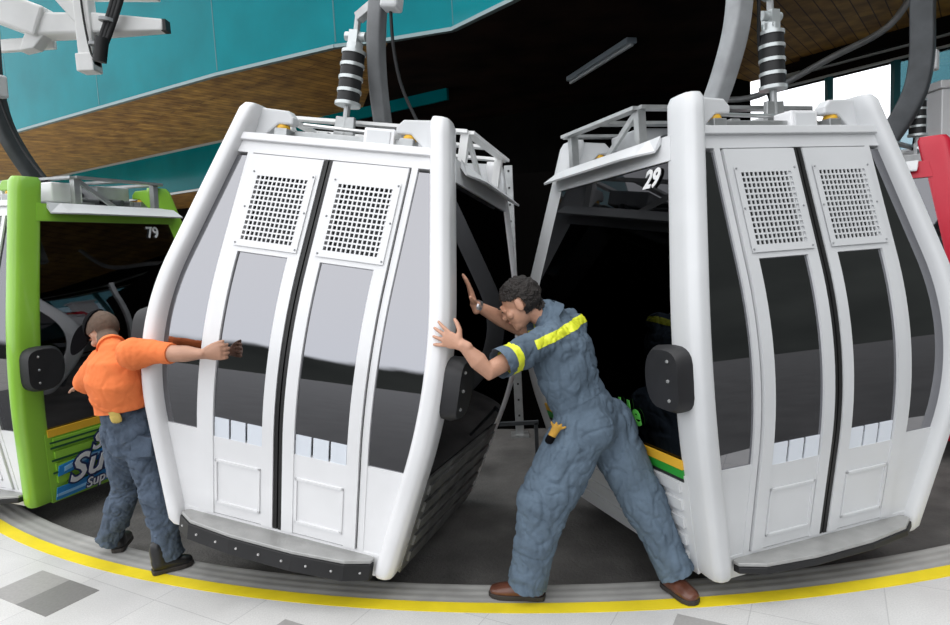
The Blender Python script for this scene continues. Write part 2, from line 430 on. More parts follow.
# standing steel post behind the gap
t = empty('steel_post', 'narrow perforated steel post standing in the gap between the two white cabins', 'post', (.365, 6, -.075))
bm = B(); box(bm, (0, 0, 1.25), (.075, .05, 2.5)); obj('post', bm, M['steel'], t, bevel=.004)
bm = B()
for k in range(16): box(bm, (0, -.027, .2 + .15 * k), (.018, .008, .018))
split('bolt', bm, M['seal'], t)
bm = B(); box(bm, (0, 0, .01), (.16, .16, .02)); obj('base_plate', bm, M['steel'], t)
# low track guard frame in the dark
t = empty('guard_frame', 'dark low guard frame with curved bracket behind the gap between the white cabins', 'frame', (.12, 5.2, -.075))
bm = B(); bar(bm, (-.35, 0, .34), (.35, 0, .34), .03, .03)
for x in (-.33, .33): box(bm, (x, 0, .17), (.03, .03, .34))
obj('rail', bm, M['darkarm'], t)
bm = B(); tube(bm, smooth_path([(-.1, 0, .8), (-.16, 0, .66), (-.1, 0, .48), (.0, 0, .36)]), .025); obj('bracket', bm, M['arm'], t, smooth=True)

# white steel structure at top left + cable
t = empty('steel_gantry', 'white painted steel bracket frame jutting in at the upper left', 'gantry', (-3.0, 5.5, 3.3))
def L(p): return V(p) - V((-3.0, 5.5, 3.3))
bm = B(); bar(bm, L((-4.6, 5.5, 4.2)), L((-3.33, 5.5, 3.66)), .25, .24); bar(bm, L((-4.6, 5.5, 4.1)), L((-4.6, 5.5, 6.7)), .25, .25, up=(0, 1, 0)); bar(bm, L((-4.6, 5.4, 6.65)), L((-5.6, 11.25, 6.65)), .25, .25)
obj('main_beam', bm, M['whitesteel'], t, bevel=.02)
bm = B(); loft(bm, [L((-3.4, 5.5, 3.655)), L((-2.9, 5.5, 3.64)), L((-2.39, 5.5, 3.61))], [(.1, .09), (.09, .08), (.055, .045)], side=(0, 1, 0), n=20, power=8)
obj('arm', bm, M['whitesteel'], t, bevel=.01)
bm = B(); box(bm, L((-2.385, 5.5, 3.61)), (.04, .09, .09)); obj('end_cap', bm, M['seal'], t)
bm = B(); bar(bm, L((-2.99, 5.44, 4.3)), L((-2.99, 5.44, 3.30)), .12, .12, up=(0, 1, 0)); box(bm, L((-3.0, 5.44, 3.33)), (.14, .14, .14)); obj('post', bm, M['whitesteel'], t, bevel=.01)
bm = B(); bar(bm, L((-3.45, 5.44, 4.22)), L((-3.02, 5.44, 3.68)), .1, .1); obj('brace', bm, M['whitesteel'], t, bevel=.01)
bm = B(); prism(bm, [L(p) for p in ((-3.4, 5.42, 3.72), (-3.26, 5.42, 3.64), (-3.42, 5.42, 3.47), (-3.54, 5.42, 3.45), (-3.5, 5.42, 3.55))], (0, .12, 0)); obj('lug', bm, M['whitesteel'], t, bevel=.01)
bm = B(); bar(bm, L((-2.99, 5.45, 3.86)), L((-2.4, 5.45, 3.83)), .09, .07); obj('upper_arm', bm, M['whitesteel'], t, bevel=.01)
bm = B(); bar(bm, L((-4.0, 5.6, 3.55)), L((-3.35, 5.6, 3.56)), .05, .10); obj('rib', bm, M['whitesteel'], t, bevel=.01)
cab = empty('cable_bundle', 'black cable bundle with taped plug hanging on the white steel frame', 'cable', (-2.88, 5.34, 3.25))
def L2(p): return V(p) - V((-2.88, 5.34, 3.25))
bm = B()
for q in range(3):
    tube(bm, smooth_path([L2((-2.60 + .03 * q, 5.34, 4.15)), L2((-2.69 + .03 * q, 5.33, 3.8)), L2((-2.82 + .028 * q, 5.33, 3.5)), L2((-2.89 + .02 * q, 5.33, 3.34))]), .022)
obj('cable', bm, M['rubber'], cab, smooth=True)
bm = B(); tube(bm, [L2((-2.80, 5.30, 3.48)), L2((-2.84, 5.30, 3.30))], .05, 14); obj('plug', bm, M['rubber'], cab, smooth=True)
bm = B()
for c_ in ((-2.665, 5.33, 3.86), (-2.76, 5.33, 3.62), (-2.86, 5.33, 3.44)): tube(bm, [L2(c_) + V((0, 0, .012)), L2(c_) - V((.004, 0, .012))], .062, 14)
split('tie', bm, M['arm'], cab, smooth=True)
bm = B(); tube(bm, smooth_path([L2((-2.97, 5.36, 4.1)), L2((-2.965, 5.36, 3.7)), L2((-2.93, 5.35, 3.4)), L2((-2.89, 5.34, 3.34))]), .008); obj('thin_wire', bm, M['rubber'], cab, smooth=True)

# guide rail of the turning circle, which carries the hanger grips
rl_ = smooth_path([(-4.7, 5.9, 4.07), (-3.39, 4.87, 4.07), (-1.9, 4.0, 4.07), (-.25, 3.66, 4.07), (1.43, 3.5, 4.07), (2.8, 4.2, 4.07), (3.69, 5.4, 4.07), (4.2, 6.6, 4.07)], 8)
bm = B(); loft(bm, rl_, [(.035, .05)] * len(rl_), side=(0, 0, 1), n=16, power=6); struct('trim_16', bm, M['arm'], smooth=True)
bm = B(); bar(bm, (4.2, 6.6, 4.05), (4.2, 6.6, 4.52), .08, .08, up=(0, 1, 0)); struct('trim_17', bm, M['arm'])
bm = B(); bar(bm, (-4.7, 5.9, 4.05), (-4.6, 5.5, 4.3), .12, .12); struct('trim_18', bm, M['arm'])

# overhead conduit at upper right
bm = B(); pts = [V((3.55, 9.5, 3.62)), V((3.95, 9.0, 3.55)), V((4.6, 8.4, 3.84)), V((4.95, 7.8, 4.02)), V((5.15, 7.5, 4.50))]
tube(bm, smooth_path(pts), .04); struct('trim_15', bm, M['arm'], smooth=True)

# ------------------------------------------------------------------ gondola cabins
UT, UM, UB, VT, VM, VB, ZT, ZM, ZB = .5255, .80, .5856, .5554, .868, .682, 2.35, 1.102, .0997
def prof(z, t, m, b, Lk=.42):
    def lin(zz): return (m + (t - m) * (zz - ZM) / (ZT - ZM)) if zz > ZM else (m + (b - m) * (ZM - zz) / (ZM - ZB))
    if abs(z - ZM) >= Lk: return lin(z)
    s = (z - ZM + Lk) / (2 * Lk); p0, p1, p2 = lin(ZM - Lk), m, lin(ZM + Lk)
    return (1 - s) ** 2 * p0 + 2 * s * (1 - s) * p1 + s * s * p2
def U(z): return prof(z, UT, UM, UB)
def W(z): return prof(z, VT, VM, VB)
FO = .05
def surf(face, a, z, off=0.):
    if face in ('front', 'back'):
        y = W(z); dy = (W(z + .01) - W(z - .01)) / .02; n = V((0, -1, -dy)).normalized(); p = V((a, -y, z)) + n * (FO + off)
        return p if face == 'front' else V((p.x, -p.y, p.z))
    x = U(z); dx = (U(z + .01) - U(z - .01)) / .02; n = V((-1, 0, -dx)).normalized(); p = V((-x, a, z)) + n * (FO + off)
    return p if face == 'left' else V((-p.x, p.y, p.z))
def patch(bm, face, x0, x1, z0, z1, off=0., th=.03, dz=.06, nx=1):
    """curved slab on a face; x0/x1 numbers or functions of z"""
    f0 = x0 if callable(x0) else (lambda z: x0); f1 = x1 if callable(x1) else (lambda z: x1)
    nz = max(1, math.ceil((z1 - z0) / dz)); go = []; gi = []
    for j in range(nz + 1):
        z = z0 + (z1 - z0) * j / nz; ro = []; ri = []
        for i in range(nx + 1):
            a = f0(z) + (f1(z) - f0(z)) * i / nx
            ro.append(bm.verts.new(surf(face, a, z, off))); ri.append(bm.verts.new(surf(face, a, z, off - th)))
        go.append(ro); gi.append(ri)
    for j in range(nz):
        for i in range(nx):
            bm.faces.new((go[j][i], go[j][i + 1], go[j + 1][i + 1], go[j + 1][i])); bm.faces.new((gi[j][i], gi[j + 1][i], gi[j + 1][i + 1], gi[j][i + 1]))
        bm.faces.new((go[j][0], go[j + 1][0], gi[j + 1][0], gi[j][0])); bm.faces.new((go[j][nx], gi[j][nx], gi[j + 1][nx], go[j + 1][nx]))
    for i in range(nx):
        bm.faces.new((go[0][i], gi[0][i], gi[0][i + 1], go[0][i + 1])); bm.faces.new((go[nz][i], go[nz][i + 1], gi[nz][i + 1], gi[nz][i]))

def grille(bm, face, x0, x1, z0, z1, nx, nz, off, th=.006, mx=.03, mz=.03, hole=.70):
    xs = [x0, x0 + mx]; w = (x1 - x0 - 2 * mx) / nx
    for i in range(nx): xs += [x0 + mx + w * (i + .5 - hole / 2), x0 + mx + w * (i + .5 + hole / 2)]
    xs += [x1 - mx, x1]; hx = {2 + 2 * i for i in range(nx)}
    zs = [z0, z0 + mz]; h = (z1 - z0 - 2 * mz) / nz
    for i in range(nz): zs += [z0 + mz + h * (i + .5 - hole / 2), z0 + mz + h * (i + .5 + hole / 2)]
    zs += [z1 - mz, z1]; hz = {2 + 2 * i for i in range(nz)}
    G = [[bm.verts.new(surf(face, x, z, off)) for x in xs] for z in zs]
    H = [[bm.verts.new(surf(face, x, z, off - th)) for x in xs] for z in zs]
    for j in range(len(zs) - 1):
        for i in range(len(xs) - 1):
            if i in hx and j in hz:
                q = [(j, i), (j, i + 1), (j + 1, i + 1), (j + 1, i)]
                for k in range(4):
                    a, b = q[k], q[(k + 1) % 4]
                    bm.faces.new((G[a[0]][a[1]], G[b[0]][b[1]], H[b[0]][b[1]], H[a[0]][a[1]]))
                continue
            bm.faces.new((G[j][i], G[j][i + 1], G[j + 1][i + 1], G[j + 1][i]))

def text_part(name, s, face, a0, z0, size, m, parent, off=.006, shear=0., bold=0., ang=0., th=.003, sx=1., label=None):
    cu = bpy.data.curves.new(name, 'FONT'); cu.body = s; cu.size = size; cu.shear = shear; cu.offset = bold; cu.extrude = th / 2; cu.resolution_u = 3
    o = bpy.data.objects.new(name + '_src', cu); C.objects.link(o)
    bpy.context.view_layer.update()
    me = bpy.data.meshes.new_from_object(o.evaluated_get(bpy.context.evaluated_depsgraph_get()))
    bpy.data.objects.remove(o); me.name = name
    sg = -1 if face in ('left', 'back') else 1
    ca, sa = math.cos(ang), math.sin(ang)
    for v in me.vertices:
        x, y = v.co.x * sx, v.co.y; x, y = x * ca - y * sa, x * sa + y * ca
        v.co = surf(face, a0 + sg * x, z0 + y, off + v.co.z)
    me.materials.clear()
    t = link(name, me, m, parent)
    if label: t['label'] = label
    return t

DX = .432; PX, PY = .054, .108
def pillar(sx, sy):
    bm = B(); n = 28; zs = [ZB - .0] + [ZB + .03 + (ZT - ZB - .06) * i / 34 for i in range(35)] + [ZT]
    rings = []
    for iz, z in enumerate(zs):
        f = .82 if iz in (0, len(zs) - 1) else 1.
        cx, cy = sx * U(z), sy * W(z); r = []
        for k in range(n):
            th = 2 * PI * (k + .5) / n; c, s = math.cos(th), math.sin(th)
            c = math.copysign(abs(c) ** .62, c); s = math.copysign(abs(s) ** .62, s)
            if k == 3: f *= .93
            r.append(bm.verts.new((cx + sx * PX * f * c, cy + sy * PY * f * s, z)))
        rings.append(r)
    for a, b in zip(rings, rings[1:]):
        for k in range(n): bm.faces.new((a[k], a[(k + 1) % n], b[(k + 1) % n], b[k]))
    bm.faces.new(rings[0]); bm.faces.new(rings[-1])
    return bm

def gondola(label, pose, accent, side, name='gondola_cabin', damper=(-.14, -.3), number=None, decor=None, armm='arm', arms=(.05, .058), edge=.145, brd=.155, rack='steel', glassk='glass', sideglass='darkglass', doorm='white', group=None, sideroof='white'):
    x, y, yaw, a, b = pose
    R = Matrix.Rotation(yaw, 3, 'Z') @ Matrix.Rotation(b, 3, 'X') @ Matrix.Rotation(a, 3, 'Y')
    loc = R @ V((0, 0, -3.9)) + V((x, y, 3.9))
    t = empty(name, label, 'cable car', loc, R.to_euler())
    A = M[accent]; D = M[doorm]; G = M[glassk]; S = M[side]
    for sx in (-1, 1):
        for sy in (-1, 1): obj('corner_pillar', pillar(sx, sy), A, t, smooth=True)
    # shell : header, sill, post strips, corner panels
    bm = B()
    for fc in ('front', 'back'):
        e = lambda z: U(z) - .03
        patch(bm, fc, lambda z: -U(z) + .03, e, 2.075, 2.16, .0, .05); obj('header', bm, D, t, smooth=True)
        bm = B(); patch(bm, fc, lambda z: -U(z) + .03, e, .10, .217, .0, .05); obj('sill', bm, D, t, smooth=True)
        for s in (-1, 1):
            bm = B(); a0, a1 = sorted((s * (DX + .008), s * (DX + .04))); patch(bm, fc, a0, a1, .215, 2.075, .0, .045); obj('door_post', bm, D, t, smooth=True)
            bm = B()
            if s > 0: patch(bm, fc, DX + .04, lambda z: U(z) - .03, .215, .66, -.004, .03)
            else: patch(bm, fc, lambda z: -U(z) + .03, -DX - .04, .215, .66, -.004, .03)
            obj('corner_panel', bm, D, t, smooth=True)
        bm = B(); patch(bm, fc, lambda z: -U(z) + .04, lambda z: U(z) - .04, 2.135, 2.175, .02, .09); obj('roof_rim', bm, D, t, bevel=.004); bm = B()
    bm.free(); bm = B()
    for s in (-1, 1):
        for fc in ('front',):
            if s > 0: patch(bm, fc, DX + .04, lambda z: max(U(z) - .03, DX + .041), .66, 2.06, -.012, .008)
            else: patch(bm, fc, lambda z: min(-U(z) + .03, -DX - .041), -DX - .04, .66, 2.06, -.012, .008)
            w = obj('corner_window', bm, G, t, smooth=True); bm = B()
    bm.free()
    bm = B()
    for s in (-1, 1): patch(bm, 'back', -.42 if s < 0 else .02, -.02 if s < 0 else .42, .3, 2.05, -.012, .02)
    split('rear_door', bm, D, t, smooth=True)
    # side faces
    for fc in ('left', 'right'):
        sg = -1 if fc == 'left' else 1
        y0 = lambda z: -W(z) + .05; y1 = lambda z: W(z) - .05
        bm = B(); patch(bm, fc, y0, y1, 2.04, 2.16, .0, .05); hd = obj('side_header', bm, A if accent != 'white' else M['offwhite'], t, smooth=True)
        bm = B(); patch(bm, fc, y0, y1, .63, 2.04, -.01, .008, nx=6); obj('side_window', bm, M[sideglass], t, smooth=True)
        bm = B(); patch(bm, fc, y0, y1, .10, .625, .0, .03)
        for k in range(5): patch(bm, fc, lambda z: -W(z) + .10, lambda z: W(z) - .10, .15 + .095 * k, .205 + .095 * k, .013, .02, dz=.03)
        obj('ribbed_panel', bm, S, t, smooth=True)
        bm = B(); patch(bm, fc, lambda z: -W(z) + .07, lambda z: W(z) - .07, 1.66, 1.675, -.02, .02); patch(bm, fc, -.02, .02, .66, 2.04, -.02, .03)
        split('window_bar', bm, M['inner'], t)
        # drip awning blade
        bm = B(); prof2 = [(-.03, 2.14), (.075, 2.10), (.08, 2.11), (-.03, 2.18)]
        n = 10; rings = []
        for i in range(n + 1):
            yy = -.49 + 1.12 * i / n; w = min(1, .35 + i * .4)
            rings.append([bm.verts.new((sg * (U(2.08) + FO + u * w), yy, z)) for u, z in prof2])
        for q, r in zip(rings, rings[1:]):
            for k in range(4): bm.faces.new((q[k], q[(k + 1) % 4], r[(k + 1) % 4], r[k]))
        bm.faces.new(rings[0]); bm.faces.new(rings[-1])
        obj('drip_awning', bm, M['offwhite'], t)
        # bumper pads beside the door pillars
        bm = B()
        yy = -.80; zc = 1.085
        prof3 = []
        for k in range(24):
            th = 2 * PI * k / 24; c, s = math.cos(th), math.sin(th)
            prof3.append((math.copysign(abs(c) ** .62, c) * .135, math.copysign(abs(s) ** (.5 if c < 0 else .95), s) * .14))
        fr = [bm.verts.new(surf(fc, yy + u * (1.12 if u > 0 else .9) + .03, zc + w, .045)) for u, w in prof3]
        md = [bm.verts.new(surf(fc, yy + u * .88 + .03, zc + w * .88, .078)) for u, w in prof3]
        bk = [bm.verts.new(surf(fc, yy + u * (1.12 if u > 0 else .9) + .03, zc + w, -.01)) for u, w in prof3]
        for q, r in ((bk, fr), (fr, md)):
            for k in range(24): bm.faces.new((q[k], q[(k + 1) % 24], r[(k + 1) % 24], r[k]))
        bm.faces.new(md); bm.faces.new(bk[::-1])
        pd = obj('bumper_pad', bm, M['pad'], t, smooth=True)
        bm = B()
        for w in (-.08, 0, .08):
            for u in (-.05,):
                c = surf(fc, yy + u + .03, zc + w, .078)
                bmesh.ops.create_icosphere(bm, subdivisions=1, radius=.009, matrix=Matrix.Translation(c))
        split('bolt', bm, M['steel'], pd)
    # doors
    for s in (-1, 1):
        a0, a1 = (-DX, -.026) if s < 0 else (.026, DX)
        st = .062
        bm = B()
        patch(bm, 'front', a0, a0 + st, .225, 2.065, .012, .04); patch(bm, 'front', a1 - st, a1, .225, 2.065, .012, .04)
        patch(bm, 'front', a0 + st, a1 - st, 1.97, 2.065, .012, .04)
        patch(bm, 'front', a0 + st, a1 - st, 1.56, 1.60, .012, .04)
        patch(bm, 'front', a0 + st, a1 - st, .225, .645, .006, .03)
        for (p, q, r, w) in ((a0 + st + .01, a1 - st - .01, .285, .297), (a0 + st + .01, a1 - st - .01, .515, .527)):
            patch(bm, 'front', p, q, r, w, .014, .012, dz=.02)
        for p in (a0 + st + .01, a1 - st - .022): patch(bm, 'front', p, p + .012, .285, .527, .014, .012)
        d = obj('door', bm, D, t, smooth=True)
        bm = B(); patch(bm, 'front', a0 + st, a1 - st, .715, 1.56, .0, .008); obj('door_window', bm, G, d, smooth=True)
        bm = B(); grille(bm, 'front', a0 + .03, a1 - .02, 1.585, 1.985, 12, 13, .019)
        obj('vent_grille', bm, D, d)
        bm = B()
        for u in (a0 + .04, a1 - .03):
            for w in (1.60, 1.785, 1.97): bmesh.ops.create_icosphere(bm, subdivisions=1, radius=.006, matrix=Matrix.Translation(surf('front', u, w, .02)))
        split('screw', bm, M['arm'], d)
        bm = B(); wd = (a1 - a0 - 2 * st)
        for k in range(3): patch(bm, 'front', a0 + st + wd * (k / 3) + .006, a0 + st + wd * ((k + 1) / 3) - .006, .645, .745, .004, .008)
        split('lower_pane', bm, M['papr'], d)
        bm = B(); patch(bm, 'front', a0 + st, a1 - st, 1.60, 1.97, -.05, .01); obj('vent_shade_panel', bm, M['inner'], d)  # dark backing put in for the unlit interior behind the grille
        bm = B(); e0, e1_ = (-.024, -.004) if s < 0 else (.004, .024); patch(bm, 'front', e0, e1_, .22, 2.07, .006, .04); obj('seal', bm, M['seal'], d)
        bm = B(); e0, e1_ = (-DX - .008, -DX) if s < 0 else (DX, DX + .008); patch(bm, 'front', e0, e1_, .22, 2.07, -.01, .02); obj('seal', bm, M['seal'], d)
    # footboard
    bm = B(); y0 = -W(.18) - FO + .01; dpt = brd
    out = [(-.50, y0), (.50, y0), (.538, y0 - .025), (.536, y0 - .06), (.43, y0 - dpt * .78), (.17, y0 - dpt), (-.17, y0 - dpt), (-.43, y0 - dpt * .78), (-.536, y0 - .06), (-.538, y0 - .025)]
    prism(bm, [(u, w, .176) for u, w in out], (0, 0, .018)); ft = obj('footboard', bm, M['alu'], t, bevel=.004)
    bm = B(); o2 = [(u * 1.008, w - .006 if w < y0 - .01 else w) for u, w in out]
    prism(bm, [(u, w, edge) for u, w in o2], (0, 0, .1755 - edge)); obj('rubber_edge', bm, M['rubber'], ft, bevel=.004)
    bm = B()
    for k in range(9):
        u = -.5 + .125 * k
        for q in range(len(out) - 1):
            (ua, wa), (ub, wb) = out[q], out[q + 1]
            if ub < u <= ua and q >= 2:
                w = wa + (wb - wa) * (u - ua) / (ub - ua); bmesh.ops.create_icosphere(bm, subdivisions=1, radius=.007, matrix=Matrix.Translation((u, w - .007, (edge + .1755) / 2)))
    if edge < .12: split('stud', bm, M['bolt'], ft)
    else: bm.free()
    # floor, roof, benches
    bm = B(); prism(bm, [(-.58, -.66, .11), (.58, -.66, .11), (.58, .66, .11), (-.58, .66, .11)], (0, 0, .05)); obj('cabin_floor', bm, M['inner'], t)
    bm = B(); prism(bm, [(-.56, -.6, 2.11), (.56, -.6, 2.11), (.56, .6, 2.11), (-.56, .6, 2.11)], (0, 0, .045)); obj('roof_panel', bm, M['offwhite'], t)
    for s in (-1, 1):
        bm = B(); box(bm, (s * .47, 0, .58), (.34, 1.15, .05)); box(bm, (s * .63, 0, .85), (.05, 1.1, .45)); box(bm, (s * .5, 0, .36), (.05, 1.0, .42)); obj('bench', bm, M['seat'], t, bevel=.01)
    # roof gear
    for sx in (-1, 1):
        for sy in (-1, 1):
            xx, yy = sx * UT, sy * (VT - .01)
            bm = B(); prism(bm, [(xx, yy - .035, 2.345), (xx - sx * .20, yy - .035, 2.335), (xx - sx * .235, yy - .035, 2.30), (xx - sx * .235, yy - .035, 2.265), (xx - sx * .15, yy - .035, 2.262), (xx - sx * .045, yy - .035, 2.17), (xx, yy - .035, 2.16)], (0, .07, 0))
            br = obj('roof_bracket', bm, A if accent != 'white' else M['offwhite'], t, bevel=.01)
            bm = B(); ball(bm, (xx - sx * .165, yy, 2.245), (.036, .036, .03), 8); obj('buffer_knob', bm, M['yellow'], br, smooth=True)
            bm = B(); box(bm, (xx - sx * .17, yy, 2.20), (.075, .08, .085)); obj('buffer_seat', bm, M['steel'], br, bevel=.004)
    for sy in (-1, 1):
        bm = B(); box(bm, (.0, sy * .50, 2.205), (.62, .05, .08)); obj('cross_beam', bm, M['steel'], t, bevel=.005)
    for sx in (-1, 1):
        bm = B(); box(bm, (sx * .17, 0, 2.22), (.06, .95, .09)); obj('roof_beam', bm, M['steel'], t, bevel=.005)
    bm = B(); box(bm, (0, 0, 2.24), (.34, .34, .14)); obj('suspension_block', bm, M['darkarm'], t, bevel=.02)
    bm = B(); box(bm, (.19, -.49, 2.235), (.17, .12, .11)); bx = obj('junction_box', bm, M['white'], t, bevel=.008)
    bm = B(); box(bm, (.19, -.553, 2.235), (.13, .008, .08)); obj('box_lid', bm, M['offwhite'], bx, bevel=.002)
    bm = B(); box(bm, (.36, -.2, 2.27), (.2, .24, .14)); obj('battery_box', bm, M['white'], t, bevel=.01)
    bm = B(); tube(bm, [(-.32, -.42, 2.30), (.40, -.40, 2.285)], .011); obj('latch_rod', bm, M['bolt'], t, smooth=True)
    bm = B(); tube(bm, [(-.3, -.3, 2.2), (-.1, .1, 2.24), (.3, .3, 2.2)], .02); tube(bm, [(.4, .1, 2.22), (.2, -.3, 2.26)], .015); tube(bm, [(-.42, .3, 2.22), (.42, .3, 2.22)], .025); split('linkage_rod', bm, M['darkarm'], t, smooth=True)
    # rack over the roof
    bm = B()
    zt = 2.375
    for (p, q) in (((-.56, -.22), (.56, -.22)), ((.56, -.22), (.60, .52)), ((.60, .52), (-.60, .52)), ((-.60, .52), (-.56, -.22)), ((-.58, .15), (.58, .15))):
        bar(bm, (*p, zt), (*q, zt), .065, .018)
    rk = obj('roof_rack', bm, M[rack], t)
    bm = B()
    for (u, w) in ((-.54, -.2), (.54, -.2), (-.57, .48), (.57, .48)):
        bar(bm, (u, w, 2.15), (u, w, zt), .045, .045, up=(0, 1, 0))
    for sx in (-1, 1): bar(bm, (sx * .55, -.2, zt - .01), (sx * .57, .1, 2.17), .02, .03)
    split('rack_leg', bm, M[rack], rk)
    bm = B(); box(bm, (0, .32, 2.30), (.62, .3, .11)); obj('equipment_box', bm, M['arm'], t, bevel=.01)
    # hanger arm
    bm = B(); pth = smooth_path([(0, .02, 2.28), (0, -.06, 2.36), (0, -.2, 2.55), (0, -.315, 2.78), (0, -.36, 3.05), (0, -.36, 3.4), (0, -.36, 3.85)], 5)
    loft(bm, pth, [arms] * len(pth), side=(1, 0, 0), n=20, power=6)
    ha = obj('hanger_arm', bm, M[armm], t, smooth=True)
    bm = B(); box(bm, (0, -.36, 3.86), (.16, .5, .14)); box(bm, (0, -.36, 3.96), (.07, .36, .1)); obj('grip', bm, M['darkarm'], ha, bevel=.015)
    bm = B(); box(bm, (.10, -.40, 3.02), (.10, .10, .16)); obj('sensor_box', bm, M['offwhite'], ha, bevel=.015)
    # damper
    dx, dy = damper
    bm = B(); tube(bm, [(dx, dy, 2.27), (dx, dy, 2.95)], .018); bar(bm, (dx - .03, dy, 2.2), (dx - .02, dy, 2.38), .03, .07, up=(1, 0, 0)); bar(bm, (dx + .03, dy, 2.2), (dx + .02, dy, 2.38), .03, .07, up=(1, 0, 0))
    bar(bm, (dx, dy, 2.92), (0, -.36, 3.0), .05, .05); box(bm, (dx, dy - .02, 2.20), (.12, .14, .05))
    dm = obj('damper', bm, M['steel'], t, smooth=False, bevel=.004)
    zz = 2.45
    for k in range(4):
        bm = B(); tube(bm, [(dx, dy, zz + k * .070 + .004), (dx, dy, zz + k * .070 + .02), (dx, dy, zz + k * .070 + .052), (dx, dy, zz + k * .070 + .064)], .062, 24)
        obj('rubber_sleeve', bm, M['rubber'], dm, smooth=True)
    for k in range(5):
        bm = B(); tube(bm, [(dx, dy, zz + k * .070 - .008), (dx, dy, zz + k * .070 + .010)], .067 if k else .071, 24); obj('clamp_ring', bm, M['silver'], dm, smooth=True)
    bm = B(); tube(bm, [(dx, dy, 2.73), (dx, dy, 2.78)], .045, 16); tube(bm, [(dx - .06, dy, 2.82), (dx + .06, dy, 2.82)], .025, 12); box(bm, (dx, dy, 2.80), (.05, .08, .09)); obj('clevis', bm, M['silver'], dm, smooth=True)
    # brake cable from hanger to roof
    bm = B(); tube(bm, smooth_path([(.07, -.38, 3.3), (.09, -.38, 2.95), (.16, -.3, 2.6), (.34, -.22, 2.3)]), .009); obj('control_cable', bm, M['rubber'], t, smooth=True)
    return t

g29 = gondola('pale white cable car cabin with number 29, right of the pushing worker', (1.3133, 3.8507, .3282, -.015, -.0256), 'offwhite', 'offwhite', damper=(.19, -.35), doorm='offwhite')
text_part('number', '29', 'left', -.385, 1.935, .12, M['whiteprint'], g29, off=.0, shear=.22, bold=.004)
text_part('lettering', 'ble', 'left', -.255, .80, .16, M['greenprint'], g29, off=.0, bold=.004, label='green letters on the dark side glass')
bm = B(); patch(bm, 'left', lambda z: -W(z) + .07, lambda z: W(z) - .07, .655, .70, .004, .01); obj('stripe', bm, M['oprint'], g29)['label'] = 'yellow stripe'
bm = B(); patch(bm, 'left', lambda z: -W(z) + .07, lambda z: W(z) - .07, .61, .653, .004, .01); obj('stripe', bm, M['dgreen'], g29)['label'] = 'green stripe'
bm = B(); patch(bm, 'left', lambda z: -W(z) + .07, lambda z: W(z) - .07, .592, .608, .004, .01); obj('stripe', bm, M['seal'], g29)['label'] = 'black stripe'

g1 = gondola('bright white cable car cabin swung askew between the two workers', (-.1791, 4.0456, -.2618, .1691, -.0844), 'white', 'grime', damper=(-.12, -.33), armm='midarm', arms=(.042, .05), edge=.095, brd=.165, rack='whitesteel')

g79 = gondola('lime green cable car cabin with number 79 at the left edge', (-3.2506, 5.223, -.3685, .0343, -.0061), 'green', 'green', damper=(-.3, -.3), armm='darkarm', glassk='glassclear', sideglass='glassclear')
text_part('number', '79', 'right', .30, 1.93, .12, M['whiteprint'], g79, off=.0, bold=.003)
W7 = lambda z: W(z) - .07
bm = B(); patch(bm, 'right', lambda z: -W7(z), W7, .60, .655, .006, .01); obj('stripe', bm, M['oprint'], g79)['label'] = 'orange yellow stripe'
bm = B()
for z in (.515, .42, .325, .555): patch(bm, 'right', lambda z: -W7(z), W7, z, z + .012, .017, .006)
split('pinstripe', bm, M['dgline'], g79)
def swoosh(name, pts, m, off):
    bm = B(); g = []
    for (u, zl, zh) in pts: g.append((bm.verts.new(surf('right', u, zl, off)), bm.verts.new(surf('right', u, zh, off)), bm.verts.new(surf('right', u, zh, off - .008)), bm.verts.new(surf('right', u, zl, off - .008))))
    for p, q in zip(g, g[1:]):
        for k in range(4): bm.faces.new((p[k], p[(k + 1) % 4], q[(k + 1) % 4], q[k]))
    bm.faces.new(g[0]); bm.faces.new(g[-1]); return obj(name, bm, m, g79)
def swp(f, n=16, u0=-.62, u1=.5): return [(u0 + (u1 - u0) * i / n, *f(i / n)) for i in range(n + 1)]
swoosh('swoosh', swp(lambda t: (.30 + .04 * math.sin(t * 3), .36 + .05 * math.sin(t * 3 + .3))), M['blue'], .021)
swoosh('swoosh', swp(lambda t: (.325 + .04 * math.sin(t * 3), .345 + .05 * math.sin(t * 3 + .3)), u0=-.58, u1=-.1), M['lblue'], .024)
swoosh('swoosh', swp(lambda t: (.125 + .14 * t * t, .215 + .17 * t * t)), M['blue'], .021)
swoosh('swoosh', swp(lambda t: (.15 + .14 * t * t, .17 + .16 * t * t), u1=.3), M['lblue'], .024)
for dz, mm, bo, of in ((0, 'navy', .018, .026), (0, 'silverprint', .004, .030)):
    text_part('lettering', 'Su', 'right', -.38, .42, .17, M[mm], g79, off=of, shear=.3, bold=bo, ang=.12, sx=1.1)
    text_part('lettering', 'Sur', 'right', -.55, .225, .27, M[mm], g79, off=of + .008, shear=.3, bold=bo, ang=.12, sx=1.05)
text_part('lettering', 'Super', 'right', -.40, .135, .105, M['navy'], g79, off=.026, shear=.2, bold=.009, ang=.12)
text_part('lettering', 'Super', 'right', -.40, .135, .105, M['silverprint'], g79, off=.030, shear=.2, bold=.001, ang=.12)

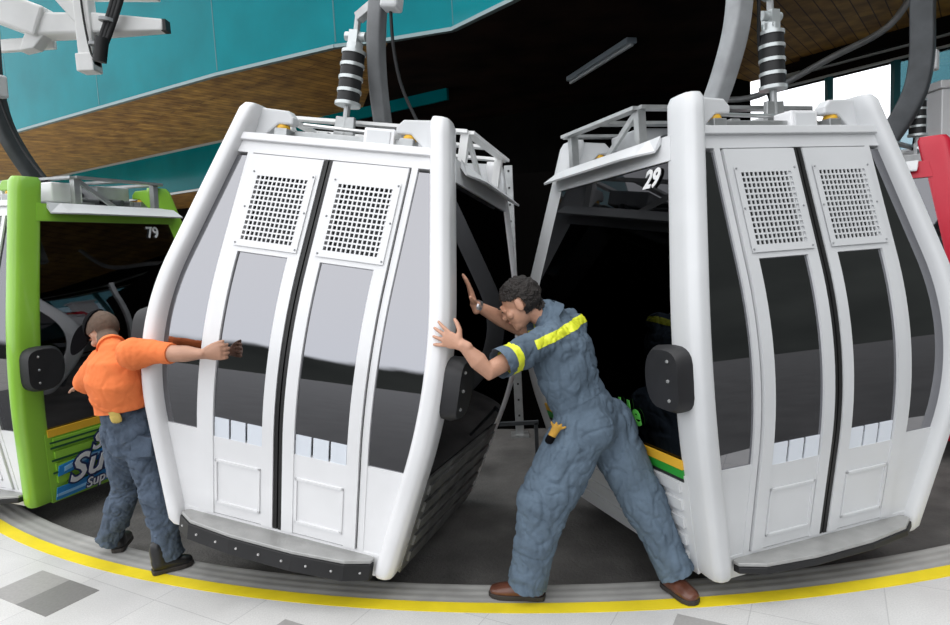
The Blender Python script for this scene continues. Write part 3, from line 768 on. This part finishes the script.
gr = gondola('red cable car cabin mostly hidden behind the right edge cabin', (3.44, 5.66, .75, 0, 0), 'red', 'red', damper=(.16, -.3), armm='darkarm', arms=(.05, .085), glassk='glassclear', sideglass='glassclear')
bm = B(); tube(bm, smooth_path([surf('left', -.6, .30, .03), surf('left', -.5, .36, .03), surf('left', -.42, .50, .03), surf('left', -.40, .36, .03), surf('left', -.58, .42, .03)]), .01); obj('emblem', bm, M['whiteprint'], gr)
bm = B()
for (p, q) in (((-.5, 1.0), (-.2, 1.75)), ((-.35, 1.2), (.1, 1.9))): tube(bm, smooth_path([surf('left', p[0], p[1], 0), surf('left', (p[0] + q[0]) / 2 + .06, (p[1] + q[1]) / 2, 0), surf('left', q[0], q[1], 0)]), .03)
split('window_decal', bm, M['silverprint'], gr)

# ------------------------------------------------------------------ people
def remeshed(bm, voxel=.007, smooth=6):
    me = bpy.data.meshes.new('tmp'); bmesh.ops.recalc_face_normals(bm, faces=bm.faces[:]); bm.to_mesh(me); bm.free()
    o = bpy.data.objects.new('tmp', me); C.objects.link(o)
    r = o.modifiers.new('r', 'REMESH'); r.mode = 'VOXEL'; r.voxel_size = voxel; r.use_smooth_shade = True
    s = o.modifiers.new('s', 'SMOOTH'); s.iterations = smooth; s.factor = .5
    bpy.context.view_layer.update()
    m2 = bpy.data.meshes.new_from_object(o.evaluated_get(bpy.context.evaluated_depsgraph_get()))
    bpy.data.objects.remove(o); bpy.data.meshes.remove(me)
    for p in m2.polygons: p.use_smooth = True
    return m2

def limb(bm, pts, side=None, n=18):
    """pts: (pos, a, b); rounded ends"""
    P = [V(p[0]) for p in pts]; R_ = [(p[1], p[2] if len(p) > 2 else p[1]) for p in pts]
    d0 = (P[0] - P[1]).normalized(); d1 = (P[-1] - P[-2]).normalized()
    r0, r1 = min(R_[0]), min(R_[-1])
    PP = [P[0] + d0 * r0 * .95, P[0] + d0 * r0 * .6] + P + [P[-1] + d1 * r1 * .6, P[-1] + d1 * r1 * .95]
    RR = [(R_[0][0] * .3, R_[0][1] * .3), (R_[0][0] * .8, R_[0][1] * .8)] + R_ + [(R_[-1][0] * .8, R_[-1][1] * .8), (R_[-1][0] * .3, R_[-1][1] * .3)]
    loft(bm, PP, RR, side=side, n=n)

def hand(bm, wrist, d, n, thumb, L=.185, curl=(.1, .15, .1), spread=.12, thumb_out=.7):
    """d finger direction, n direction the palm faces, thumb side"""
    d = V(d).normalized(); n = V(n); n = (n - d * n.dot(d)).normalized(); t = V(thumb); t = (t - d * t.dot(d) - n * t.dot(n)).normalized()
    w = V(wrist); k = L / .185
    limb(bm, [(w - d * .03, .026 * k, .02 * k), (w + d * .02 * k, .030 * k, .017 * k), (w + d * .06 * k, .041 * k, .015 * k), (w + d * .09 * k, .039 * k, .012 * k)], side=t)
    for i, (off, ln, sp) in enumerate(((-.033, .062, -1.5), (-.011, .075, -.5), (.011, .082, .4), (.032, .073, 1.3))):
        p = w + d * (.082 * k) + t * (off * k); dirv = (d + t * (sp * spread)).normalized(); pts = [(p, .0098 * k)]
        ang = 0
        for j, (fr, r) in enumerate(((.42, .0094), (.33, .0086), (.25, .0075))):
            ang += curl[j]; v = dirv * math.cos(ang) + n * math.sin(ang); p = p + v * (ln * k * fr); pts.append((p, r * k))
        limb(bm, pts, n=10)
    p = w + d * (.022 * k) + t * (.022 * k); v = (d * (1 - thumb_out) + t * thumb_out + n * .15).normalized()
    v2 = (v + d * .5).normalized(); v3 = (v2 + d * .4 + n * .15).normalized()
    limb(bm, [(p, .0145 * k), (p + v * .04 * k, .0125 * k), (p + v * .04 * k + v2 * .03 * k, .0105 * k), (p + v * .04 * k + v2 * .03 * k + v3 * .024 * k, .0085 * k)], n=10)

class Frame:
    def __init__(s, c, f, up):
        s.c = V(c); s.f = V(f).normalized(); u = V(up); s.u = (u - s.f * u.dot(s.f)).normalized(); s.r = s.f.cross(s.u)
    def __call__(s, r, f, u): return s.c + s.r * r + s.f * f + s.u * u
def ell(bm, fr, c, rad, n=14):
    g = bmesh.ops.create_uvsphere(bm, u_segments=2 * n, v_segments=n, radius=1)
    for v in g['verts']:
        q = v.co; v.co = fr(c[0] + q.x * rad[0], c[1] + q.y * rad[1], c[2] + q.z * rad[2])
def head(bm, fr, k=1.):
    E_ = lambda c, r: ell(bm, fr, [x * k for x in c], [x * k for x in r])
    E_((0, -.015, .03), (.076, .094, .088)); E_((0, .03, -.025), (.060, .066, .075)); E_((0, .052, -.075), (.036, .04, .032))
    E_((0, .088, .025), (.05, .012, .018)); E_((0, .104, -.018), (.014, .016, .014)); E_((0, .096, 0), (.009, .014, .03))
    E_((0, .086, -.052), (.024, .012, .010)); E_((0, .075, -.09), (.02, .018, .016))
    for s in (-1, 1):
        E_((s * .077, -.006, -.006), (.008, .020, .032)); E_((s * .045, .06, -.022), (.024, .022, .022)); E_((s * .03, .084, .012), (.013, .008, .009))
def face_parts(parent, fr, k=1.):
    for s in (-1, 1):
        bm = B(); ell(bm, fr, (s * .03 * k, .091 * k, .010 * k), (.011, .006, .0055), 8); obj('eye', bm, M['eye'], parent, smooth=True)
        bm = B(); limb(bm, [(fr(s * .014 * k, .1 * k, .030 * k), .004), (fr(s * .03 * k, .099 * k, .034 * k), .005), (fr(s * .047 * k, .088 * k, .028 * k), .003)], n=8); obj('eyebrow', bm, M['hair'], parent, smooth=True)
    bm = B(); ell(bm, fr, (0, .096 * k, -.051 * k), (.022, .006, .006), 8); obj('mouth', bm, M['lips'], parent, smooth=True)

def wrinkle(me, amp, sc, seed=0, stretch=(1, 1, 1), center=None):
    ns = [v.normal.copy() for v in me.vertices]
    for v, n in zip(me.vertices, ns):
        p = V((v.co.x * sc * stretch[0] + seed, v.co.y * sc * stretch[1], v.co.z * sc * stretch[2]))
        p = p + noise.noise_vector(p * .6) * .8
        a = noise.noise(p); b = noise.noise(p * 1.9 + V((7, 3, 1)))
        crease = math.exp(-(a / .09) ** 2); cr2 = math.exp(-(b / .10) ** 2)
        v.co += n * amp * (a * .9 + b * .4 - .75 * crease - .45 * cr2 + .2)

def hem(me, co, no, rad):
    """cut a garment clean along a plane near co, dropping what lies beyond it"""
    bm = bmesh.new(); bm.from_mesh(me); co = V(co); no = V(no).normalized()
    vs = {v for v in bm.verts if (v.co - co).length < rad}
    es = [e for e in bm.edges if e.verts[0] in vs and e.verts[1] in vs]; fs = [f for f in bm.faces if all(v in vs for v in f.verts)]
    bmesh.ops.bisect_plane(bm, geom=list(vs) + es + fs, plane_co=co, plane_no=no)
    kill = [v for v in bm.verts if (v.co - co).length < rad and (v.co - co).dot(no) > 1e-5]
    bmesh.ops.delete(bm, geom=kill, context='VERTS'); bm.to_mesh(me); bm.free()

def offset_faces(me, pred, off, th, name, m, parent, amp=0, sc=60, planes=()):
    """copy the faces of a mesh for which pred(center, normal) holds, lifted off the surface: tape, hair"""
    bm = bmesh.new(); bm.from_mesh(me)
    for c_, n_ in planes: bmesh.ops.bisect_plane(bm, geom=bm.verts[:] + bm.edges[:] + bm.faces[:], plane_co=c_, plane_no=n_)
    kill = [f for f in bm.faces if not pred(f.calc_center_median(), f.normal)]
    bmesh.ops.delete(bm, geom=kill, context='FACES')
    bm.normal_update(); nn = {v: v.normal.copy() for v in bm.verts}
    for v in bm.verts:
        k = off + (amp * (noise.noise(v.co * sc) + .6 * noise.noise(v.co * sc * 2.3)) if amp else 0); v.co += nn[v] * k
    if th:
        g = bmesh.ops.extrude_face_region(bm, geom=bm.faces[:])
        for v in [e for e in g['geom'] if isinstance(e, bmesh.types.BMVert)]: v.co -= nn.get(v, v.normal) * th if v in nn else v.normal * th
    o = obj(name, bm, m, parent, smooth=True, recalc=True)
    o.data.set_sharp_from_angle(angle=math.radians(80))
    return o

def shoe(name, heel, toe, m, parent, up=(0, 0, 1), w=.047, h=.075):
    heel, toe = V(heel), V(toe); d = (toe - heel); L_ = d.length; d.normalize(); u = V(up); s = d.cross(u).normalized(); u = s.cross(d)
    F = lambda a, c: heel + d * (a * L_) + u * c
    bm = B()
    loft(bm, [F(-.02, .05), F(.04, .052), F(.2, .05), F(.4, .046), F(.62, .038), F(.82, .034), F(.95, .03), F(1.0, .026)],
         [(.02, .025), (.036, .045), (.042, .05), (.043, .044), (.047, .034), (.046, .028), (.034, .022), (.012, .01)], side=s, n=20)
    limb(bm, [(F(.2, .06), .042, .045), (F(.17, .12), .042, .045), (F(.16, .15), .04, .042)], side=s)
    me = remeshed(bm, .006, 4); o = link(name, me, m, parent)
    bm = B(); pts = []
    for (a, ww) in ((-.03, .02), (.0, .034), (.12, .040), (.35, .040), (.6, .048), (.8, .050), (.95, .036), (1.02, .012)): pts.append((a, ww))
    poly = [F(a, -.0) + s * ww for a, ww in pts] + [F(a, -.0) - s * ww for a, ww in pts[::-1]]
    prism(bm, [p + u * .002 for p in poly], u * .024); obj('sole', bm, M['sole'], o, bevel=.004)
    return o

# ---- worker in blue-grey coveralls (right)
def worker():
    J = dict(head=(.222, 3.12, 1.425), c7=(.353, 3.14, 1.362), lsh=(.31, 2.985, 1.262), rsh=(.475, 3.23, 1.315),
             lel=(.045, 2.80, 1.165), lwr=(-.062, 2.80, 1.285), rel=(.22, 3.30, 1.285), rwr=(.0, 3.125, 1.43),
             chest=(.405, 3.11, 1.185), waist=(.455, 3.09, .995), pelvis=(.53, 3.09, .83),
             lhip=(.47, 3.02, .80), rhip=(.62, 3.16, .79), lkn=(.272, 2.94, .50), lank=(.195, 3.0, .13), rkn=(.765, 3.07, .45), rank=(.892, 3.02, .14))
    J = {k: V(v) for k, v in J.items()}
    base = V((.5, 3.05, 0)); t = empty('person', 'worker in blue grey coveralls leaning forward to push the swung white cabin', 'person', base)
    for k in J: J[k] = J[k] - base
    sd = (J['rsh'] - J['lsh']).normalized(); hd = V((.6, .8, 0))
    fr = Frame(J['head'] + V((.0, 0, .0)), (-.80, .22, -.50), (-.25, .1, 1))
    bm = B(); head(bm, fr, 1.0)
    limb(bm, [(J['c7'] + V((-.01, 0, -.02)), .054), (J['c7'] * .5 + J['head'] * .5 + V((.0, 0, -.01)), .054), (J['head'] + V((.02, 0, -.02)), .052)])
    limb(bm, [(J['pelvis'], .14, .10), (J['waist'], .13, .09), (J['chest'], .15, .10), (J['c7'] * .5 + J['chest'] * .5, .11, .06)], side=sd)
    limb(bm, [(J['lsh'], .05), (J['lsh'] * .4 + J['lel'] * .6, .043), (J['lel'], .041), (J['lel'] * .6 + J['lwr'] * .4, .041), (J['lwr'], .026, .021)])
    limb(bm, [(J['rsh'], .05), (J['rel'], .042), (J['rel'] * .6 + J['rwr'] * .4, .041), (J['rwr'], .027, .022)])
    for s in 'lr': limb(bm, [(J[s + 'hip'], .085), (J[s + 'kn'], .055), (J[s + 'kn'] * .6 + J[s + 'ank'] * .4, .055), (J[s + 'ank'], .038)])
    hand(bm, J['lwr'], (-.72, .33, .30), (.1, 1, .1), (.35, .0, 1), spread=.24, curl=(.12, .12, .1), L=.18)
    hand(bm, J['rwr'], (-.22, -.12, .9), (-1, -.1, -.25), (-.2, -1, .1), spread=.2, curl=(.05, .12, .15), L=.18, thumb_out=.85)
    me = remeshed(bm, .0045, 3); body = link('body', me, M['skin'], t)
    face_parts(body, fr)
    # hair: skull cap lifted off the scalp
    def hp(c, n):
        q = c - fr.c; f, u, r = q.dot(fr.f), q.dot(fr.u), q.dot(fr.r)
        if q.length > .16: return False
        hair_low = .045 if f > .04 else (-.005 if f > -.01 else -.055 - .02 * (f < -.06))
        if f > .02: hair_low = .035 + (f - .02) * .5
        if abs(r) > .06 and -.03 < f < .02: hair_low = max(hair_low, .028)
        return u > hair_low
    offset_faces(me, hp, .011, .016, 'hair', M['hair'], body, amp=.007, sc=45)
    # coverall
    bm = B()
    up = (J['chest'] - J['pelvis']).normalized()
    fwd = sd.cross(V((0, 0, 1))) * -1
    back = V((.75, -.5, 0)).normalized()
    limb(bm, [(J['pelvis'] + back * .01 - V((0, 0, .015)), .17, .138), (J['pelvis'] * .5 + J['waist'] * .5 + back * .005, .168, .136), (J['waist'], .160, .126), (J['waist'] * .5 + J['chest'] * .5, .182, .142), (J['chest'] + V((0, 0, .02)), .19, .138), (J['c7'] * .55 + J['chest'] * .45 + V((.015, 0, 0)), .17, .10), (J['c7'] * .82 + J['chest'] * .18 + V((.01, 0, 0)), .11, .07)], side=sd, n=28)
    limb(bm, [(J['c7'] * .8 + J['chest'] * .2, .078), (J['c7'] * .9 + J['head'] * .1, .07)], n=20)
    lc = J['lsh'].lerp(J['lel'], .80); rc = J['rsh'].lerp(J['rel'], .80)
    limb(bm, [(J['lsh'] + V((.03, .02, -.005)), .078), (J['lsh'].lerp(J['lel'], .3), .074), (lc, .068), (J['lsh'].lerp(J['lel'], .9), .068)])
    limb(bm, [(J['rsh'] + V((0, -.02, -.02)), .078), (J['rsh'].lerp(J['rel'], .3), .074), (rc, .068), (J['rsh'].lerp(J['rel'], .9), .068)])
    def leg(s, r):
        h, k, a = J[s + 'hip'], J[s + 'kn'], J[s + 'ank']
        limb(bm, [(h + V((.0, 0, .03)), r[0] * .98), (h.lerp(k, .35), r[0]), (h.lerp(k, .75), r[1] * 1.03), (k, r[1]), (k.lerp(a, .4), r[2] * 1.08), (k.lerp(a, .75), r[2]), (a, r[2] * 1.0), (a + (a - k).normalized() * .07, r[2] * 1.03)], n=24)
    leg('l', (.138, .128, .098)); leg('r', (.130, .112, .088))
    ball(bm, J['lhip'] + V((.045, -.03, .03)), (.115, .115, .115)); ball(bm, J['rhip'] + V((.015, -.03, .0)), (.11, .11, .12))
    mc = remeshed(bm, .0065, 8); wrinkle(mc, .011, 6.5, 3, (1, 1, .8)); wrinkle(mc, .0038, 15, 9, (1.4, 1.4, .7))
    for q in 'lr':
        dd = (J[q + 'ank'] - J[q + 'kn']).normalized(); hem(mc, J[q + 'ank'] + dd * .055, dd, .2)
    hem(mc, lc, J['lel'] - J['lsh'], .12); hem(mc, rc, J['rel'] - J['rsh'], .12)
    cov = link('coverall', mc, M['cover'], body)
    # tapes
    lam = J['lsh'].lerp(J['lel'], .60); ad = (J['lel'] - J['lsh']).normalized()
    offset_faces(mc, lambda c, n: abs((c - lam).dot(ad)) < .018 and (c - lam).length < .12, .002, .004, 'reflective_tape', M['hivis'], cov, planes=((lam + ad * .018, ad), (lam - ad * .018, ad)))
    ram = J['rsh'].lerp(J['rel'], .60); ad2 = (J['rel'] - J['rsh']).normalized()
    offset_faces(mc, lambda c, n: abs((c - ram).dot(ad2)) < .018 and (c - ram).length < .11, .002, .004, 'reflective_tape', M['hivis'], cov, planes=((ram + ad2 * .018, ad2), (ram - ad2 * .018, ad2)))
    sp = (J['c7'] - J['waist']).normalized(); pc = J['chest'] + sp * .115
    axs = V((.97, .0, .30)).normalized()
    nrm = V((-.27, .0, .97)); ctr = V((.365, 2.97, 1.285)) - base
    offset_faces(mc, lambda c, n: abs((c - ctr).dot(nrm)) < .021 and n.dot(back) > -.1 and n.y < .3 and -.105 < (c - ctr).dot(axs) < .20 and (c - J['head']).length > .15, .002, .004, 'reflective_tape', M['hivis'], cov, planes=((ctr + nrm * .021, nrm), (ctr - nrm * .021, nrm), (ctr - axs * .105, axs), (ctr + axs * .2, axs)))
    # collar
    bm = B(); cc = J['c7'] + V((-.005, 0, .0)); nax = (J['head'] - J['c7'] + V((.02, 0, .05))).normalized()
    bs = nax.orthogonal().normalized(); bt = nax.cross(bs); rg = []
    for k in range(32):
        th = 2 * PI * k / 32; dr = bs * math.cos(th) + bt * math.sin(th)
        rg.append([bm.verts.new(cc + dr * .078 - nax * .03), bm.verts.new(cc + dr * .070 + nax * .02), bm.verts.new(cc + dr * .074 + nax * .022), bm.verts.new(cc + dr * .092 - nax * .022)])
    for k in range(32):
        p, q = rg[k], rg[(k + 1) % 32]
        for i in range(4): bm.faces.new((p[i], p[(i + 1) % 4], q[(i + 1) % 4], q[i]))
    obj('collar', bm, M['cover'], cov, smooth=True)
    # waist gather
    wb = J['waist'] - up * .02
    offset_faces(mc, lambda c, n: abs((c - wb).dot(up)) < .022 and (c - wb).length < .24 and c.x > wb.x - .3 , .002, .004, 'waistband', M['cover'], cov)
    # bracelet
    bm = B(); wd = (J['rwr'] - J['rel']).normalized(); w0 = J['rwr'] - wd * .02
    loft(bm, [w0 - wd * .008, w0 + wd * .008], [(.031, .031)] * 2, n=20); ball(bm, w0 + V((.0, -.03, .0)), (.015, .006, .015), 8)
    obj('wristwatch', bm, M['watch'], body, smooth=True)
    shoe('shoe', V((.262, 3.0, .0)) - base, V((.005, 3.06, .0)) - base, M['brownleather'], body)
    shoe('shoe', V((.865, 3.06, .004)) - base, V((.955, 2.875, .0)) - base, M['brownleather'], body)
    return t
wk = worker()
# glove tucked in the coverall pocket
def glove(name, label, c, d, side, m, m2, k=1., n_f=4):
    t = empty(name, label, 'glove', V(c)); bm = B(); d = V(d).normalized(); s = V(side).normalized()
    limb(bm, [(V((0, 0, 0)) - d * .03, .03 * k, .012), (d * .03, .035 * k, .014)], side=s)
    for i in range(n_f):
        o = (i - (n_f - 1) / 2) * .019 * k; limb(bm, [(s * o + d * .03, .0105 * k), (s * (o * 1.5) + d * .06 * k, .011 * k), (s * (o * 2.0) + d * (.085 - .008 * abs(i - 1.5)) * k, .009 * k)], n=10)
    me = remeshed(bm, .004, 2); link('fingers', me, m, t)
    bm = B(); limb(bm, [(V((0, 0, 0)) - d * .045, .032 * k, .014), (V((0, 0, 0)) - d * .02, .033 * k, .014)], side=s); obj('cuff', bm, m2, t, smooth=True)
    return t
glove('work_glove', 'black and yellow work glove tucked in the coverall hip pocket', (.330, 2.905, .845), (.5, -.1, .85), (.9, .1, -.4), M['glove2'], M['blackcloth'], .62)

# ---- helper in orange sweatshirt (left)
def helper():
    J = dict(head=(-2.00, 3.50, 1.352), c7=(-1.885, 3.36, 1.27), lsh=(-2.00, 3.44, 1.20), rsh=(-1.655, 3.20, 1.275),
             lel=(-2.20, 3.62, 1.06), lwr=(-2.33, 3.84, 1.02), rel=(-1.455, 3.13, 1.265), rwr=(-1.315, 3.10, 1.262),
             chest=(-1.885, 3.36, 1.13), waist=(-1.90, 3.43, .93), pelvis=(-1.905, 3.48, .82),
             lhip=(-1.985, 3.54, .78), rhip=(-1.825, 3.45, .79), lkn=(-2.07, 3.68, .43), lank=(-2.235, 3.76, .12), rkn=(-1.80, 3.48, .42), rank=(-1.782, 3.52, .12))
    J = {k: V(v) for k, v in J.items()}; base = V((-2.0, 3.65, 0))
    t = empty('person', 'man in orange sweatshirt and jeans seen from behind, gripping the swung white cabin', 'person', base)
    for k in J: J[k] = J[k] - base
    sd = (J['rsh'] - J['lsh']).normalized()
    fr = Frame(J['head'], (-.78, .40, -.45), (-.30, -.22, .9))
    bm = B(); head(bm, fr, .95)
    limb(bm, [(J['c7'] - V((0, 0, .03)), .062), (J['c7'] * .5 + J['head'] * .5, .053), (J['head'], .05)])
    limb(bm, [(J['pelvis'], .11, .085), (J['waist'], .105, .075), (J['chest'], .14, .095), (J['c7'] * .7 + J['chest'] * .3, .12, .07)], side=sd)
    limb(bm, [(J['lsh'], .05), (J['lel'], .041), (J['lwr'], .027, .022)])
    limb(bm, [(J['rsh'], .05), (J['rel'], .041), (J['rel'] * .6 + J['rwr'] * .4, .040), (J['rwr'], .028, .023)])
    for s in 'lr': limb(bm, [(J[s + 'hip'], .08), (J[s + 'kn'], .052), (J[s + 'kn'] * .6 + J[s + 'ank'] * .4, .052), (J[s + 'ank'], .036)])
    hand(bm, J['rwr'], (.97, .05, .03), (.1, 1, 0), (.0, .1, 1), spread=.03, curl=(.45, .7, .6), L=.17, thumb_out=.35)
    hand(bm, J['lwr'], (-.8, .5, -.25), (0, .3, -1), (.3, .8, .5), spread=.2, curl=(.1, .15, .15), L=.18)
    me = remeshed(bm, .0045, 3); body = link('body', me, M['skin2'], t); face_parts(body, fr, .95)
    def hp(c, n):
        q = c - fr.c; f, u, r = q.dot(fr.f), q.dot(fr.u), q.dot(fr.r)
        if q.length > .15: return False
        low = .04 if f > .02 else -.06
        if abs(r) > .06 and -.04 < f: low = .03
        return u > low
    offset_faces(me, hp, .003, .005, 'hair', M['stubble'], body, amp=.001)
    BR = -50   # tilt angle in degrees
    cp = lambda c, n: (lambda q: q.length < .16 and q.dot(fr.u) > .065 - .55 * (q.dot(fr.f)) * (q.dot(fr.f) > 0) + .6 * max(0, -q.dot(fr.f)))(c - fr.c)
    offset_faces(me, cp, .012, .012, 'cap', M['blackcloth'], body)
    bm = B(); bc = J['head'] + V((-.125, -.005, -.03)); a1 = V((-.85, .1, -.4)).normalized(); a2 = V((.35, -.15, .9)).normalized(); bn = a1.cross(a2).normalized()
    ring = [bc + a1 * (.072 * math.cos(2 * PI * k / 24)) + a2 * (.086 * math.sin(2 * PI * k / 24)) + bn * (-.02 * math.sin(2 * PI * k / 24) ** 2) for k in range(24)]
    prism(bm, ring, bn * .007); obj('reflection_disc', bm, M['blackcloth'], body, smooth=True)  # black disc standing in for the head's reflection in the glass
    # sweatshirt
    bm = B(); bk = V((.2, -.9, 0)).normalized()
    limb(bm, [(J['waist'] + V((0, 0, -.03)), .163, .125), (J['waist'] + V((0, 0, .06)), .168, .13), (J['waist'].lerp(J['chest'], .5), .178, .132), (J['chest'] + V((0, -.01, 0)), .178, .130), (J['c7'] * .55 + J['chest'] * .45 + V((0, -.01, 0)), .165, .105), (J['c7'] * .88 + J['chest'] * .12, .10, .07)], side=sd, n=28)
    limb(bm, [(J['c7'] * .9 + J['chest'] * .1, .07), (J['c7'] * .82 + J['head'] * .18, .063)], n=20)
    limb(bm, [(J['lsh'] + V((.02, 0, 0)), .08), (J['lel'], .068), (J['lel'].lerp(J['lwr'], .6), .055)])
    limb(bm, [(J['rsh'] + V((-.04, 0, -.01)), .085), (J['rsh'].lerp(J['rel'], .3), .064), (J['rsh'].lerp(J['rel'], .66), .052)])
    mc = remeshed(bm, .0065, 8); wrinkle(mc, .0050, 6, 21, (1.2, 1.2, .5)); wrinkle(mc, .0022, 13, 5)
    hem(mc, J['waist'] + V((0, 0, .012)), (.12, 0, -1), .26)
    sh = link('sweatshirt', mc, M['orange'], body)
    rc = J['rsh'].lerp(J['rel'], .82); ad = (J['rel'] - J['rsh']).normalized()
    bm = B(); loft(bm, [rc - ad * .03, rc, rc + ad * .015], [(.054, .054), (.053, .053), (.049, .049)], n=20); obj('cuff', bm, M['orange'], sh, smooth=True)
    bm = B(); tn = (J['c7'] * .8 + J['head'] * .2); nn_ = (J['head'] - J['c7']).normalized()
    loft(bm, [tn - nn_ * .02, tn + nn_ * .0, tn + nn_ * .018], [(.073, .073), (.069, .069), (.062, .062)], n=24); obj('neckband', bm, M['orange'], sh, smooth=True)
    # jeans
    bm = B()
    limb(bm, [(J['pelvis'] - V((0, 0, .05)), .150, .125), (J['pelvis'], .152, .128), (J['waist'] + V((0, 0, .03)), .150, .116)], side=sd, n=28)
    for s in 'lr':
        h, k, a = J[s + 'hip'], J[s + 'kn'], J[s + 'ank']
        limb(bm, [(h, .108), (h.lerp(k, .4), .098), (k, .078), (k.lerp(a, .4), .078), (k.lerp(a, .8), .073), (a, .074), (a + (a - k).normalized() * .07, .075)], n=24)
    for h in ('lhip', 'rhip'): ball(bm, J[h] + V((.0, -.045, .02)), (.09, .085, .095))
    mj = remeshed(bm, .0065, 8); wrinkle(mj, .009, 7, 2, (1, 1, 1.1)); wrinkle(mj, .005, 15, 8)
    for q in 'lr':
        dd = (J[q + 'ank'] - J[q + 'kn']).normalized(); hem(mj, J[q + 'ank'] + dd * .05, dd, .16)
    jn = link('jeans', mj, M['jeans'], body)
    bm = B(); pk = [V((-1.82, 3.335, .83)) - base, V((-1.72, 3.345, .80)) - base, V((-1.73, 3.345, .70)) - base, V((-1.83, 3.335, .70)) - base]
    prism(bm, [p - V((0, .012, 0)) for p in pk], (0, .02, 0)); obj('pocket', bm, M['jeans'], jn, bevel=.004)
    shoe('shoe', V((-2.20, 3.745, 0)) - base, V((-2.26, 3.96, 0)) - base, M['blackleather'], body)
    shoe('shoe', V((-1.845, 3.45, 0)) - base, V((-1.675, 3.565, 0)) - base, M['blackleather'], body)
    return t
hl = helper()
glove('work_glove', 'yellow cloth work glove stuck in the back waistband of the jeans', (-1.875, 3.29, .955), (-.15, -.1, .9), (.95, -.2, .1), M['gold'], M['gold'], 1.0, 3)

# ------------------------------------------------------------------ light
w = bpy.data.worlds.new('world'); scene.world = w; w.use_nodes = True; nt = w.node_tree
bg = nt.nodes['Background']; tc = nt.nodes.new('ShaderNodeTexCoord')
nrm = nt.nodes.new('ShaderNodeVectorMath'); nrm.operation = 'NORMALIZE'; nt.links.new(tc.outputs['Generated'], nrm.inputs[0])
sep = nt.nodes.new('ShaderNodeSeparateXYZ'); nt.links.new(nrm.outputs[0], sep.inputs[0])
n1 = nt.nodes.new('ShaderNodeTexNoise'); n1.inputs['Scale'].default_value = 5; n1.inputs['Detail'].default_value = 8
nt.links.new(nrm.outputs[0], n1.inputs['Vector'])
def mth(op, a, b=None, clamp=False):
    n = nt.nodes.new('ShaderNodeMath'); n.operation = op; n.use_clamp = clamp
    for i, q in enumerate((a, b)):
        if q is None: continue
        if isinstance(q, (int, float)): n.inputs[i].default_value = q
        else: nt.links.new(q, n.inputs[i])
    return n.outputs[0]
def mrange(v, a, b, c=0, d=1):
    n = nt.nodes.new('ShaderNodeMapRange'); n.interpolation_type = 'SMOOTHSTEP'; nt.links.new(v, n.inputs['Value'])
    for k, q in zip(('From Min', 'From Max', 'To Min', 'To Max'), (a, b, c, d)): n.inputs[k].default_value = q
    return n.outputs['Result']
nz_ = mth('MULTIPLY', mth('SUBTRACT', n1.outputs['Fac'], .5), .16)
elev = mth('ADD', sep.outputs['Z'], nz_)
sky = mrange(elev, .045, .085)                       # above the wooded skyline
dk = mth('MULTIPLY', mth('MULTIPLY', mrange(mth('ADD', sep.outputs['X'], nz_), .25, .42), mrange(sep.outputs['Y'], .15, 0.0)), mrange(sep.outputs['Z'], .85, .7))   # tall dark buildings and trees off to the right behind
vis = mth('MULTIPLY', sky, mth('SUBTRACT', 1, dk))
cr = nt.nodes.new('ShaderNodeValToRGB'); nt.links.new(sep.outputs['Z'], cr.inputs['Fac'])
cr.color_ramp.elements[0].color = (.92, .95, 1.0, 1); cr.color_ramp.elements[1].color = (1, 1, 1, 1)
gn = nt.nodes.new('ShaderNodeMix'); gn.data_type = 'RGBA'; nt.links.new(n1.outputs['Fac'], gn.inputs['Factor'])
gn.inputs['A'].default_value = (.012, .014, .014, 1); gn.inputs['B'].default_value = (.06, .065, .06, 1)
mx = nt.nodes.new('ShaderNodeMix'); mx.data_type = 'RGBA'; nt.links.new(vis, mx.inputs['Factor'])
nt.links.new(gn.outputs['Result'], mx.inputs['A']); nt.links.new(cr.outputs['Color'], mx.inputs['B'])
nt.links.new(mx.outputs['Result'], bg.inputs['Color']); bg.inputs['Strength'].default_value = 1.75

vs_ = scene.view_settings; vs_.view_transform = 'Standard'; vs_.look = 'None'; vs_.gamma = 1; vs_.exposure = .38; vs_.use_curve_mapping = False
